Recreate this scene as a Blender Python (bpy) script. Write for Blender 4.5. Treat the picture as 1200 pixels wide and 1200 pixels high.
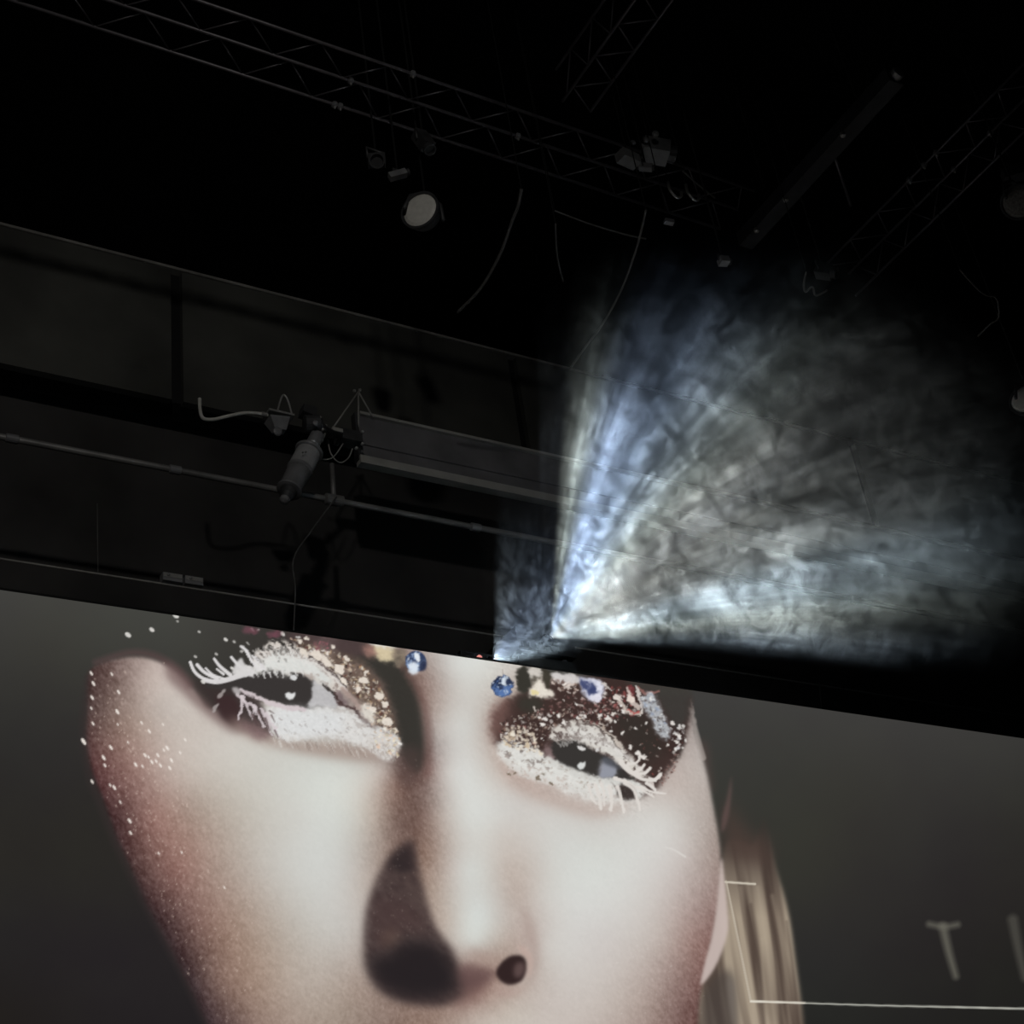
import bpy, bmesh, math, random
import numpy as np
from mathutils import Matrix, Vector

# ------------------------------------------------------------------ scene, camera, light
for o in list(bpy.data.objects):
    bpy.data.objects.remove(o, do_unlink=True)
scene = bpy.context.scene
COL = scene.collection
CAM_H = 1.6                       # eye height above the floor
FPX = 1800.0                      # focal length in pixels of the 1200 px frame
ROT = np.array([[0.86578631, 0.17226981, 0.46982676],      # world = ROT @ (right, down, forward)
                [-0.48429761, 0.5248076, 0.70002343],
                [-0.12597575, -0.83360668, 0.5378011]])
cam_d = bpy.data.cameras.new('camera')
cam = bpy.data.objects.new('camera', cam_d)
COL.objects.link(cam)
cam_d.sensor_width = 36.0
cam_d.sensor_fit = 'HORIZONTAL'
cam_d.lens = 36.0 * FPX / 1200.0
cam_d.clip_end = 200
m = Matrix.Identity(4)
for i in range(3):
    m[i][0] = ROT[i, 0]
    m[i][1] = -ROT[i, 1]
    m[i][2] = -ROT[i, 2]
m[2][3] = CAM_H
cam.matrix_world = m
scene.camera = cam

world = bpy.data.worlds.new('dark_hall')
scene.world = world
world.use_nodes = True
world.node_tree.nodes['Background'].inputs['Color'].default_value = (0.5, 0.52, 0.55, 1)
world.node_tree.nodes['Background'].inputs['Strength'].default_value = 0.0

vs = scene.view_settings
scene.display_settings.display_device = 'sRGB'
vs.view_transform = 'Standard'
vs.look = 'None'
vs.exposure = 0.0
vs.gamma = 1.0
vs.use_curve_mapping = False
scene.cycles.use_denoising = True
scene.cycles.max_bounces = 2
scene.cycles.diffuse_bounces = 1
scene.cycles.glossy_bounces = 1
scene.cycles.volume_bounces = 0
scene.cycles.volume_step_rate = 0.2
scene.cycles.volume_max_steps = 128
scene.cycles.sample_clamp_indirect = 2.0


def ray(px, py):
    return ROT @ np.array([px - 600.0, py - 600.0, FPX])


def atY(px, py, y):
    d = ray(px, py)
    d = d * (y / d[1])
    return Vector((d[0], d[1], d[2] + CAM_H))


def atZ(px, py, z):               # z above the eye
    d = ray(px, py)
    d = d * (z / d[2])
    return Vector((d[0], d[1], d[2] + CAM_H))


PROJ_WARM = atY(640, 752, 8.34)   # main projector lens
PROJ_BLUE = atY(574, 779, 8.34)   # small projector lens


def nd(nt, kind, **kw):
    n = nt.nodes.new(kind)
    for k, v in kw.items():
        if k.startswith('i_'):
            n.inputs[int(k[2:])].default_value = v
        else:
            setattr(n, k, v)
    return n


def mth(nt, op, a, b=None, c=None, clamp=False):
    n = nt.nodes.new('ShaderNodeMath')
    n.operation = op
    n.use_clamp = clamp
    for i, v in enumerate((a, b, c)):
        if v is None:
            continue
        if isinstance(v, (int, float)):
            n.inputs[i].default_value = v
        else:
            nt.links.new(v, n.inputs[i])
    return n.outputs[0]


def smooth(nt, v, a, b):
    n = nt.nodes.new('ShaderNodeMapRange')
    n.interpolation_type = 'SMOOTHSTEP'
    n.inputs[1].default_value = a
    n.inputs[2].default_value = b
    nt.links.new(v, n.inputs[0])
    return n.outputs[0]


def s2l(c):
    return tuple(((x / 255 / 12.92) if x <= 10.3 else ((x / 255 + 0.055) / 1.055) ** 2.4) for x in c)


def projector_light(name, loc, energy, left, right, low, high, bands, streak, seed):
    """A spot that throws a rectangular picture of coloured bands towards -Y."""
    ld = bpy.data.lights.new(name, 'SPOT')
    ld.energy = energy
    ld.spot_size = math.radians(82)
    ld.spot_blend = 0.0
    ld.shadow_soft_size = 0.012
    ld.use_nodes = True
    nt = ld.node_tree
    em = [n for n in nt.nodes if n.type == 'EMISSION'][0]
    tc = nd(nt, 'ShaderNodeNewGeometry')
    sx = nd(nt, 'ShaderNodeSeparateXYZ')
    nt.links.new(tc.outputs['Normal'], sx.inputs[0])
    tx = mth(nt, 'MULTIPLY', mth(nt, 'DIVIDE', sx.outputs[0], sx.outputs[1]), -1.0)    # metres along the hall's X per metre thrown
    tz = mth(nt, 'MULTIPLY', mth(nt, 'DIVIDE', sx.outputs[2], sx.outputs[1]), -1.0)    # metres up per metre thrown
    e = 0.05
    mask = mth(nt, 'MULTIPLY',
               mth(nt, 'MULTIPLY', smooth(nt, tx, left - e, left + e), smooth(nt, tx, right + .15, right - .4)),
               mth(nt, 'MULTIPLY', smooth(nt, tz, low - .05, low + .05), smooth(nt, tz, high + .25, high - .1)))
    # coloured bands laid out along the picture's falling diagonal
    th = mth(nt, 'ADD', mth(nt, 'MULTIPLY', mth(nt, 'ADD', tx, 0.5), 1.4 / 2.32), mth(nt, 'MULTIPLY', mth(nt, 'SUBTRACT', tz, 0.1), -0.6 / 2.32))
    cr = nd(nt, 'ShaderNodeValToRGB')
    el = cr.color_ramp.elements
    while len(el) > 1:
        el.remove(el[0])
    for i, (p, c) in enumerate(bands):
        q = el[0] if i == 0 else el.new(p)
        q.position = p
        q.color = (c[0] * .93, c[1] * 1.0, c[2] * 1.06, 1)
    nt.links.new(th, cr.inputs[0])
    cb = nd(nt, 'ShaderNodeCombineXYZ')
    nt.links.new(mth(nt, 'MULTIPLY', th, streak), cb.inputs[0])
    nt.links.new(mth(nt, 'MULTIPLY', tx, 1.4), cb.inputs[1])
    cb.inputs[2].default_value = seed
    nz = nd(nt, 'ShaderNodeTexNoise')
    nz.inputs['Scale'].default_value = 1.0
    nz.inputs['Detail'].default_value = 5.0
    nz.inputs['Roughness'].default_value = 0.62
    nt.links.new(cb.outputs[0], nz.inputs['Vector'])
    st = smooth(nt, nz.outputs['Fac'], 0.33, 0.68)
    st = mth(nt, 'ADD', mth(nt, 'MULTIPLY', st, 0.9), 0.55)
    st = mth(nt, 'MULTIPLY', st, mask)
    nt.links.new(cr.outputs[0], em.inputs['Color'])
    nt.links.new(st, em.inputs['Strength'])
    o = bpy.data.objects.new(name, ld)
    COL.objects.link(o)
    o.location = loc
    o.rotation_euler = Vector((.17, -1, -.2)).to_track_quat('-Z', 'Y').to_euler()
    return o


BANDS_MAIN = [(0.00, (0.34, 0.35, 0.30)), (0.035, (0.50, 0.55, 0.52)), (0.075, (0.52, 0.64, 0.86)), (0.14, (0.54, 0.67, 0.88)),
              (0.20, (0.66, 0.76, 0.82)), (0.25, (0.66, 0.70, 0.62)), (0.29, (0.44, 0.44, 0.39)), (0.34, (0.48, 0.47, 0.43)),
              (0.40, (0.32, 0.31, 0.27)), (0.48, (0.38, 0.38, 0.35)), (0.52, (0.50, 0.52, 0.49)), (0.57, (0.52, 0.60, 0.63)),
              (0.66, (0.52, 0.60, 0.61)), (0.73, (0.40, 0.43, 0.38)), (0.80, (0.36, 0.38, 0.34)), (0.90, (0.38, 0.45, 0.50)), (1.0, (0.2, 0.25, 0.3))]
BANDS_BLUE = [(0.0, (0.50, 0.56, 0.60)), (0.2, (0.40, 0.48, 0.62)), (0.6, (0.30, 0.36, 0.40)), (1.0, (0.4, 0.46, 0.5))]
projector_light('projector_lamp', PROJ_WARM + Vector((0, -0.06, 0)), 9800.0, -0.50, 0.85, -0.52, 0.12, BANDS_MAIN, 40.0, 3.1)
projector_light('projector_lamp', PROJ_BLUE + Vector((0, -0.06, 0)), 1100.0, -0.50, 0.80, -0.52, 0.10, BANDS_BLUE, 30.0, 8.7)

# unseen fill spot added high behind the camera to brighten the rig
hd = bpy.data.lights.new('rig_fill_spot', 'SPOT')
hd.energy = 980.0
hd.color = (1.0, .97, .92)
hd.spot_size = math.radians(41)
hd.spot_blend = 1.0
hd.shadow_soft_size = .25
ho = bpy.data.objects.new('rig_fill_spot', hd)
COL.objects.link(ho)
ho.location = (-3.0, -7.0, 8.0)
ho.rotation_euler = (Vector((2.1, 9.0, 8.0)) - ho.location).to_track_quat('-Z', 'Y').to_euler()


# ------------------------------------------------------------------ helpers
def material(name, col, rough=0.6, metal=0.0, vary=0.35, scale=6.0, bump=0.15):
    ma = bpy.data.materials.new(name)
    ma.use_nodes = True
    nt = ma.node_tree
    b = nt.nodes['Principled BSDF']
    tc = nd(nt, 'ShaderNodeTexCoord')
    nz = nd(nt, 'ShaderNodeTexNoise')
    nz.inputs['Scale'].default_value = scale
    nz.inputs['Detail'].default_value = 6
    nt.links.new(tc.outputs['Object'], nz.inputs['Vector'])
    cr = nd(nt, 'ShaderNodeValToRGB')
    cr.color_ramp.elements[0].position = .3
    cr.color_ramp.elements[1].position = .7
    cr.color_ramp.elements[0].color = (*[c * (1 - vary) for c in col], 1)
    cr.color_ramp.elements[1].color = (*[min(1, c * (1 + vary)) for c in col], 1)
    nt.links.new(nz.outputs['Fac'], cr.inputs[0])
    nt.links.new(cr.outputs[0], b.inputs['Base Color'])
    b.inputs['Roughness'].default_value = rough
    b.inputs['Metallic'].default_value = metal
    if bump:
        bp = nd(nt, 'ShaderNodeBump')
        bp.inputs['Strength'].default_value = bump
        bp.inputs['Distance'].default_value = .01
        nt.links.new(nz.outputs['Fac'], bp.inputs['Height'])
        nt.links.new(bp.outputs[0], b.inputs['Normal'])
    return ma


M = dict(
    black_wall=material('black painted plaster', (.034, .032, .031), .9, 0, .5, 1.2),
    ceiling=material('black ceiling paint', (.006, .006, .0065), .95, 0, .4, 1.0),
    floor=material('dark hall floor', (.012, .012, .012), .6, 0, .3, 2.0),
    panel=material('charcoal bulkhead board', (.060, .060, .053), .85, 0, .45, 1.1),
    edge=material('grey edge trim', (.30, .29, .27), .5, .2, .3, 5),
    truss=material('dull truss aluminium', (.15, .14, .15), .45, .5, .25, 8),
    pipe=material('dark steel pipe', (.20, .195, .19), .5, .2, .35, 4),
    channel=material('grey steel channel', (.17, .165, .17), .6, .1, .25, 3),
    flange=material('pale worn steel flange', (.42, .41, .38), .55, .1, .2, 3),
    darkmetal=material('black powder coat', (.045, .045, .047), .5, .1, .3, 10),
    housing=material('grey cast housing', (.30, .30, .31), .4, .4, .25, 9),
    steel=material('bright steel', (.55, .54, .52), .35, .6, .2, 9),
    conduit=material('pale flexible conduit', (.55, .54, .50), .6, 0, .15, 12),
    cable=material('grey cable sheath', (.30, .29, .27), .7, 0, .2, 14),
    lens=material('frosted lamp lens', (.78, .76, .70), .5, 0, .08, 30),
    white=material('off white casing', (.24, .24, .24), .5, 0, .2, 12),
    body=material('black projector casing', (.006, .006, .007), .5, 0, .3, 12),
    glass=material('projector lens glass', (.02, .02, .03), .08, 0, .1, 5, 0),
    darkcable=material('dark cable sheath', (.10, .098, .092), .7, 0, .2, 14),
    mottled=material('mottled lamp lens', (.16, .15, .13), .6, 0, .5, 60),
    barrel=material('brushed barrel metal', (.50, .50, .51), .3, .25, .2, 7),
    barrel_dark=material('dull barrel metal', (.20, .20, .205), .4, .2, .3, 7),
    rod=material('matt black rod', (.006, .006, .006), .95, 0, .2, 8),
    frame=material('black screen border', (.008, .008, .008), .9, 0, .2, 6),
)


def world_of(p):
    """where the parent stands in the hall (parts are modelled in hall coordinates)"""
    return p.location if p.type == 'EMPTY' else Vector((0, 0, 0))


def mesh_obj(name, verts, faces, mat, parent=None, smooth_=False):
    me = bpy.data.meshes.new(name)
    me.from_pydata([tuple(v) for v in verts], [], faces)
    me.update()
    if mat:
        me.materials.append(mat)
    if smooth_:
        me.polygons.foreach_set('use_smooth', [True] * len(me.polygons))
    o = bpy.data.objects.new(name, me)
    COL.objects.link(o)
    if parent is not None:
        o.parent = parent
        o.matrix_parent_inverse = Matrix.Translation(-world_of(parent))
    return o


def tag(o, label, cat, group=None, kind=None):
    o['label'] = label
    if cat:
        o['category'] = cat
    if group:
        o['group'] = group
    if kind:
        o['kind'] = kind
    return o


def thing(name, loc, label, cat, group=None):
    o = bpy.data.objects.new(name, None)
    o.empty_display_size = .1
    COL.objects.link(o)
    o.location = loc
    return tag(o, label, cat, group)


def box_geo(lo, hi):
    x0, y0, z0 = lo
    x1, y1, z1 = hi
    v = [(x0, y0, z0), (x1, y0, z0), (x1, y1, z0), (x0, y1, z0), (x0, y0, z1), (x1, y0, z1), (x1, y1, z1), (x0, y1, z1)]
    f = [(0, 3, 2, 1), (4, 5, 6, 7), (0, 1, 5, 4), (1, 2, 6, 5), (2, 3, 7, 6), (3, 0, 4, 7)]
    return v, f


def box(name, lo, hi, mat, parent=None):
    v, f = box_geo(lo, hi)
    return mesh_obj(name, v, f, mat, parent)


def frame_of(d):
    d = Vector(d).normalized()
    up = Vector((0, 0, 1)) if abs(d.z) < .9 else Vector((1, 0, 0))
    a = d.cross(up).normalized()
    return d, a, a.cross(d).normalized()


def obox(name, c, d, l, w, h, mat, parent=None, up=None, taper=1.0):
    """box of length l along d, width w and height h; the far end scaled by taper"""
    d, a, b = frame_of(d)
    if up is not None:
        a = d.cross(Vector(up)).normalized()
        b = a.cross(d).normalized()
    c = Vector(c)
    v = []
    for s, k in ((-1, 1.0), (1, taper)):
        for p, q in ((-1, -1), (1, -1), (1, 1), (-1, 1)):
            v.append(c + d * (s * l / 2) + a * (p * w / 2 * k) + b * (q * h / 2 * k))
    f = [(3, 2, 1, 0), (4, 5, 6, 7)] + [(i, (i + 1) % 4, 4 + (i + 1) % 4, 4 + i) for i in range(4)]
    return mesh_obj(name, v, f, mat, parent)


def catmull(pts, n=6):
    pts = [Vector(p) for p in pts]
    out = []
    for i in range(len(pts) - 1):
        p0, p1, p2, p3 = pts[max(i - 1, 0)], pts[i], pts[i + 1], pts[min(i + 2, len(pts) - 1)]
        for k in range(n):
            t = k / n
            out.append(.5 * ((2 * p1) + (p2 - p0) * t + (2 * p0 - 5 * p1 + 4 * p2 - p3) * t * t + (3 * p1 - p0 - 3 * p2 + p3) * t ** 3))
    out.append(pts[-1])
    return out


def tube(name, pts, r, mat, parent=None, n=8):
    """swept tube; r is one radius or one per point"""
    pts = [Vector(p) for p in pts]
    rs = r if isinstance(r, (list, tuple)) else [r] * len(pts)
    v, f = [], []
    _, a, b = frame_of(pts[1] - pts[0])
    for i, p in enumerate(pts):
        d = (pts[min(i + 1, len(pts) - 1)] - pts[max(i - 1, 0)])
        if d.length < 1e-9:
            d = Vector((0, 0, 1))
        d.normalize()
        a = (a - d * a.dot(d)).normalized()
        b = d.cross(a)
        for k in range(n):
            t = 2 * math.pi * k / n
            v.append(p + (a * math.cos(t) + b * math.sin(t)) * rs[i])
    for i in range(len(pts) - 1):
        for k in range(n):
            f.append((i * n + k, i * n + (k + 1) % n, (i + 1) * n + (k + 1) % n, (i + 1) * n + k))
    f.append(tuple(range(n - 1, -1, -1)))
    f.append(tuple((len(pts) - 1) * n + k for k in range(n)))
    return mesh_obj(name, v, f, mat, parent, True)


def lathe(name, c, d, prof, mat, parent=None, n=24):
    """profile [(distance along d, radius)] turned round the axis d through c"""
    d, a, b = frame_of(d)
    c = Vector(c)
    v, f = [], []
    for s, r in prof:
        for k in range(n):
            t = 2 * math.pi * k / n
            v.append(c + d * s + (a * math.cos(t) + b * math.sin(t)) * max(r, .0004))
    for i in range(len(prof) - 1):
        for k in range(n):
            f.append((i * n + k, i * n + (k + 1) % n, (i + 1) * n + (k + 1) % n, (i + 1) * n + k))
    f.append(tuple(range(n - 1, -1, -1)))
    f.append(tuple((len(prof) - 1) * n + k for k in range(n)))
    return mesh_obj(name, v, f, mat, parent)


# ------------------------------------------------------------------ the hall
SY = 8.0                                  # plane of the screen
STOP = 4.842 + CAM_H                      # top of the picture
X0, X1, Y0, Y1, ZC = -9.0, 24.0, -10.0, 13.0, 14.0


def structure(name, lo, hi, mat):
    o = box(name, lo, hi, mat)
    o['kind'] = 'structure'
    return o


structure('floor', (X0, Y0, -.2), (X1, Y1, 0), M['floor'])
structure('ceiling', (X0, Y0, ZC), (X1, Y1, ZC + .2), M['ceiling'])
structure('wall_back', (X0, Y1, 0), (X1, Y1 + .2, ZC), M['black_wall'])
structure('wall_front', (X0, Y0 - .2, 0), (X1, Y0, ZC), M['ceiling'])
structure('wall_left', (X0 - .2, Y0, 0), (X0, Y1, ZC), M['black_wall'])
structure('wall_right', (X1, Y0, 0), (X1 + .2, Y1, ZC), M['ceiling'])

# bulkhead of dark boards behind the screen, with a pale edge trim along its top
BY = 9.75
ztop = atY(0, 262, BY).z
zbot = atY(0, 425, BY).z
bulk = box('wall_bulkhead', (X0, BY + .06, zbot + .02), (X1, BY + .3, ztop - .01), M['ceiling'])
bulk['kind'] = 'structure'
joints = [X0, atY(207, 350, BY).x, atY(606, 460, BY).x, atY(1010, 560, BY).x, X1]
for i in range(4):
    box('panel', (joints[i] + (.05 if i else 0), BY, zbot), (joints[i + 1] - (.05 if i < 3 else 0), BY + .07, ztop - .03), M['panel'], bulk)
tr = box('trim_1', (X0, BY - .02, ztop - .028), (X1, BY + .07, ztop), M['edge'])
tr['kind'] = 'structure'
# lower wall behind the screen, below the bulkhead
lw = box('wall_lower', (X0, BY + .45, 0), (X1, BY + .6, zbot + .6), M['black_wall'])
lw['kind'] = 'structure'


# ------------------------------------------------------------------ the picture on the screen
class Canvas:
    """A painter's canvas; coordinates are those of the picture as studied (x right, y down)."""
    S = 1.5

    def __init__(s, x0, y0, x1, y1):
        s.x0, s.y0 = x0, y0
        s.w, s.h = int((x1 - x0) * s.S), int((y1 - y0) * s.S)
        s.gx, s.gy = np.meshgrid(x0 + (np.arange(s.w) + .5) / s.S, y0 + (np.arange(s.h) + .5) / s.S)
        s.img = np.zeros((s.h, s.w, 3))

    def win(s, xa, ya, xb, yb):
        i0, i1 = max(0, int((ya - s.y0) * s.S)), min(s.h, int((yb - s.y0) * s.S) + 1)
        j0, j1 = max(0, int((xa - s.x0) * s.S)), min(s.w, int((xb - s.x0) * s.S) + 1)
        return slice(i0, max(i1, i0)), slice(j0, max(j1, j0))

    def over(s, w, a, col):
        if a.size == 0:
            return
        a = np.clip(a, 0, 1)[..., None]
        s.img[w] = s.img[w] * (1 - a) + np.asarray(col, float) * a

    def poly(s, pts, sig=1.0, curve=True):
        """window and soft coverage of a closed outline"""
        p = np.array(pts, float)
        if curve:
            q = []
            n = len(p)
            for i in range(n):
                a, b, c, d = p[i - 1], p[i], p[(i + 1) % n], p[(i + 2) % n]
                for t in (0, .25, .5, .75):
                    q.append(.5 * (2 * b + (c - a) * t + (2 * a - 5 * b + 4 * c - d) * t * t + (3 * b - a - 3 * c + d) * t ** 3))
            p = np.array(q)
        mg = sig * 3 + 2
        w = s.win(p[:, 0].min() - mg, p[:, 1].min() - mg, p[:, 0].max() + mg, p[:, 1].max() + mg)
        x, y = s.gx[w], s.gy[w]
        ins = np.zeros(x.shape, bool)
        if x.size:
            for i in range(len(p)):
                (xa, ya), (xb, yb) = p[i], p[(i + 1) % len(p)]
                if ya == yb:
                    continue
                c = ((ya > y) != (yb > y)) & (x < (xb - xa) * (y - ya) / (yb - ya) + xa)
                ins ^= c
        return w, s.blur(ins.astype(float), sig)

    def blur(s, a, sig):
        k = sig * s.S
        if k < .3 or a.size == 0:
            return a
        r = max(1, int(3 * k))
        g = np.exp(-.5 * (np.arange(-r, r + 1) / k) ** 2)
        g /= g.sum()
        for ax in (0, 1):
            pad = [(0, 0), (0, 0)]
            pad[ax] = (r, r)
            b = np.pad(a, pad, mode='edge')
            n = a.shape[ax]
            a = sum(g[i] * (b[i:i + n] if ax == 0 else b[:, i:i + n]) for i in range(2 * r + 1))
        return a

    def fill(s, pts, col, sig=1.0, alpha=1.0, curve=True, tex=None):
        w, a = s.poly(pts, sig, curve)
        if tex is not None:
            a = a * tex[w]
        s.over(w, a * alpha, col)

    def stroke(s, pts, w0, w1, col, alpha=1.0, soft=.7):
        p = catmull([(a, b, 0) for a, b in pts], 6) if len(pts) > 2 else [Vector((a, b, 0)) for a, b in pts]
        n = len(p) - 1
        mg = max(w0, w1) + 3
        xs, ys = [q.x for q in p], [q.y for q in p]
        w = s.win(min(xs) - mg, min(ys) - mg, max(xs) + mg, max(ys) + mg)
        x, y = s.gx[w], s.gy[w]
        cov = np.zeros(x.shape)
        for i in range(n):
            ax, ay, bx, by = p[i].x, p[i].y, p[i + 1].x, p[i + 1].y
            L = (bx - ax) ** 2 + (by - ay) ** 2 + 1e-9
            t = np.clip(((x - ax) * (bx - ax) + (y - ay) * (by - ay)) / L, 0, 1)
            d = np.hypot(x - ax - t * (bx - ax), y - ay - t * (by - ay))
            hw = (w0 + (w1 - w0) * (i + t) / n) / 2
            cov = np.maximum(cov, np.clip((hw - d) / soft + .5, 0, 1))
        s.over(w, cov * alpha, col)

    def dot(s, cx, cy, rx, ry=None, ang=0.0, col=(255, 255, 255), alpha=1.0, soft=.7):
        ry = rx if ry is None else ry
        mg = max(rx, ry) + 2
        w = s.win(cx - mg, cy - mg, cx + mg, cy + mg)
        x, y = s.gx[w] - cx, s.gy[w] - cy
        c, q = math.cos(ang), math.sin(ang)
        r = np.hypot((x * c + y * q) / rx, (-x * q + y * c) / ry)
        s.over(w, np.clip((1 - r) * min(rx, ry) / soft + .5, 0, 1) * alpha, col)

    def noise(s, sx, sy, ang=0.0, octaves=1, seed=0):
        rng = np.random.default_rng(seed)
        c, q = math.cos(ang), math.sin(ang)
        u0, v0 = (s.gx * c + s.gy * q), (-s.gx * q + s.gy * c)
        out = 0
        amp = 1.0
        tot = 0
        for o in range(octaves):
            g = rng.random((256, 256))
            u, v = u0 / sx * 2 ** o + 1000.3, v0 / sy * 2 ** o + 1000.7
            iu, iv = np.floor(u).astype(int), np.floor(v).astype(int)
            fu, fv = u - iu, v - iv
            fu, fv = fu * fu * (3 - 2 * fu), fv * fv * (3 - 2 * fv)
            iu, iv, ju, jv = iu % 256, iv % 256, (iu + 1) % 256, (iv + 1) % 256
            out = out + amp * ((g[iv, iu] * (1 - fu) + g[iv, ju] * fu) * (1 - fv) + (g[jv, iu] * (1 - fu) + g[jv, ju] * fu) * fv)
            tot += amp
            amp *= .55
        return out / tot

    def field(s, pts, k=14):
        """smooth colour field through control colours (x, y, r, g, b)"""
        p = np.array(pts, float)
        st = 6
        gx, gy = s.gx[::st, ::st], s.gy[::st, ::st]
        P, C = p[:, :2] / 100, p[:, 2:]
        n = len(P)

        def U(d2):
            return np.where(d2 > 1e-12, d2 * np.log(np.maximum(d2, 1e-12)), 0)
        K = U(((P[:, None] - P[None]) ** 2).sum(-1)) + np.eye(n) * .02
        A = np.zeros((n + 3, n + 3))
        A[:n, :n] = K
        A[:n, n] = 1
        A[:n, n + 1:] = P
        A[n, :n] = 1
        A[n + 1:, :n] = P.T
        sol = np.linalg.solve(A, np.vstack([C, np.zeros((3, 3))]))
        q = np.stack([gx.ravel(), gy.ravel()], 1) / 100
        val = U(((q[:, None] - P[None]) ** 2).sum(-1)) @ sol[:n] + sol[n] + q @ sol[n + 1:]
        val = np.clip(val, C.min(0) - 4, C.max(0) + 4).reshape(*gx.shape, 3)
        # bilinear back to full size
        yi = np.clip((np.arange(s.h)) / st, 0, gx.shape[0] - 1.001)
        xi = np.clip((np.arange(s.w)) / st, 0, gx.shape[1] - 1.001)
        y0, x0 = yi.astype(int), xi.astype(int)
        fy, fx = (yi - y0)[:, None, None], (xi - x0)[None, :, None]
        a = val[y0][:, x0] * (1 - fx) + val[y0][:, x0 + 1] * fx
        b = val[y0 + 1][:, x0] * (1 - fx) + val[y0 + 1][:, x0 + 1] * fx
        return a * (1 - fy) + b * fy


def roughen(c):
    """ragged, caked edges: nudge the paint round both eyes by a fine turbulence"""
    a1, b1 = c.noise(4.5, 3, .6, 3, 31) - .5, c.noise(4.5, 3, .6, 3, 32) - .5
    a2, b2 = c.noise(14, 9, .6, 2, 33) - .5, c.noise(14, 9, .6, 2, 34) - .5
    m = np.zeros((c.h, c.w))
    for pts in ([(285, 735), (400, 740), (475, 755), (480, 840), (475, 895), (400, 880), (310, 870), (275, 830), (290, 790)],
                [(575, 780), (700, 785), (812, 806), (806, 870), (775, 925), (740, 960), (650, 940), (580, 900)]):
        w, k = c.poly(pts, 5)
        m[w] = np.maximum(m[w], k)
    for x, y in ((339, 812), (681, 893)):
        m *= 1 - np.exp(-((c.gx - x) / 26) ** 2 - ((c.gy - y) / 14) ** 2)
    du, dv = (a1 * 5 + a2 * 3) * m, (b1 * 5 + b2 * 3) * m
    jj, ii = np.meshgrid(np.arange(c.w), np.arange(c.h))
    u = np.clip(jj + du * c.S, 0, c.w - 1.001)
    v = np.clip(ii + dv * c.S, 0, c.h - 1.001)
    iu, iv = u.astype(int), v.astype(int)
    fu, fv = (u - iu)[..., None], (v - iv)[..., None]
    im = c.img
    c.img = (im[iv, iu] * (1 - fu) + im[iv, iu + 1] * fu) * (1 - fv) + (im[iv + 1, iu] * (1 - fu) + im[iv + 1, iu + 1] * fu) * fv
    g = (c.noise(3, 2, .6, 2, 35) - .5)[..., None] * 17 * m[..., None]
    c.img = c.img + g * np.clip((c.img - 60) / 100, .15, 1)


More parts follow.
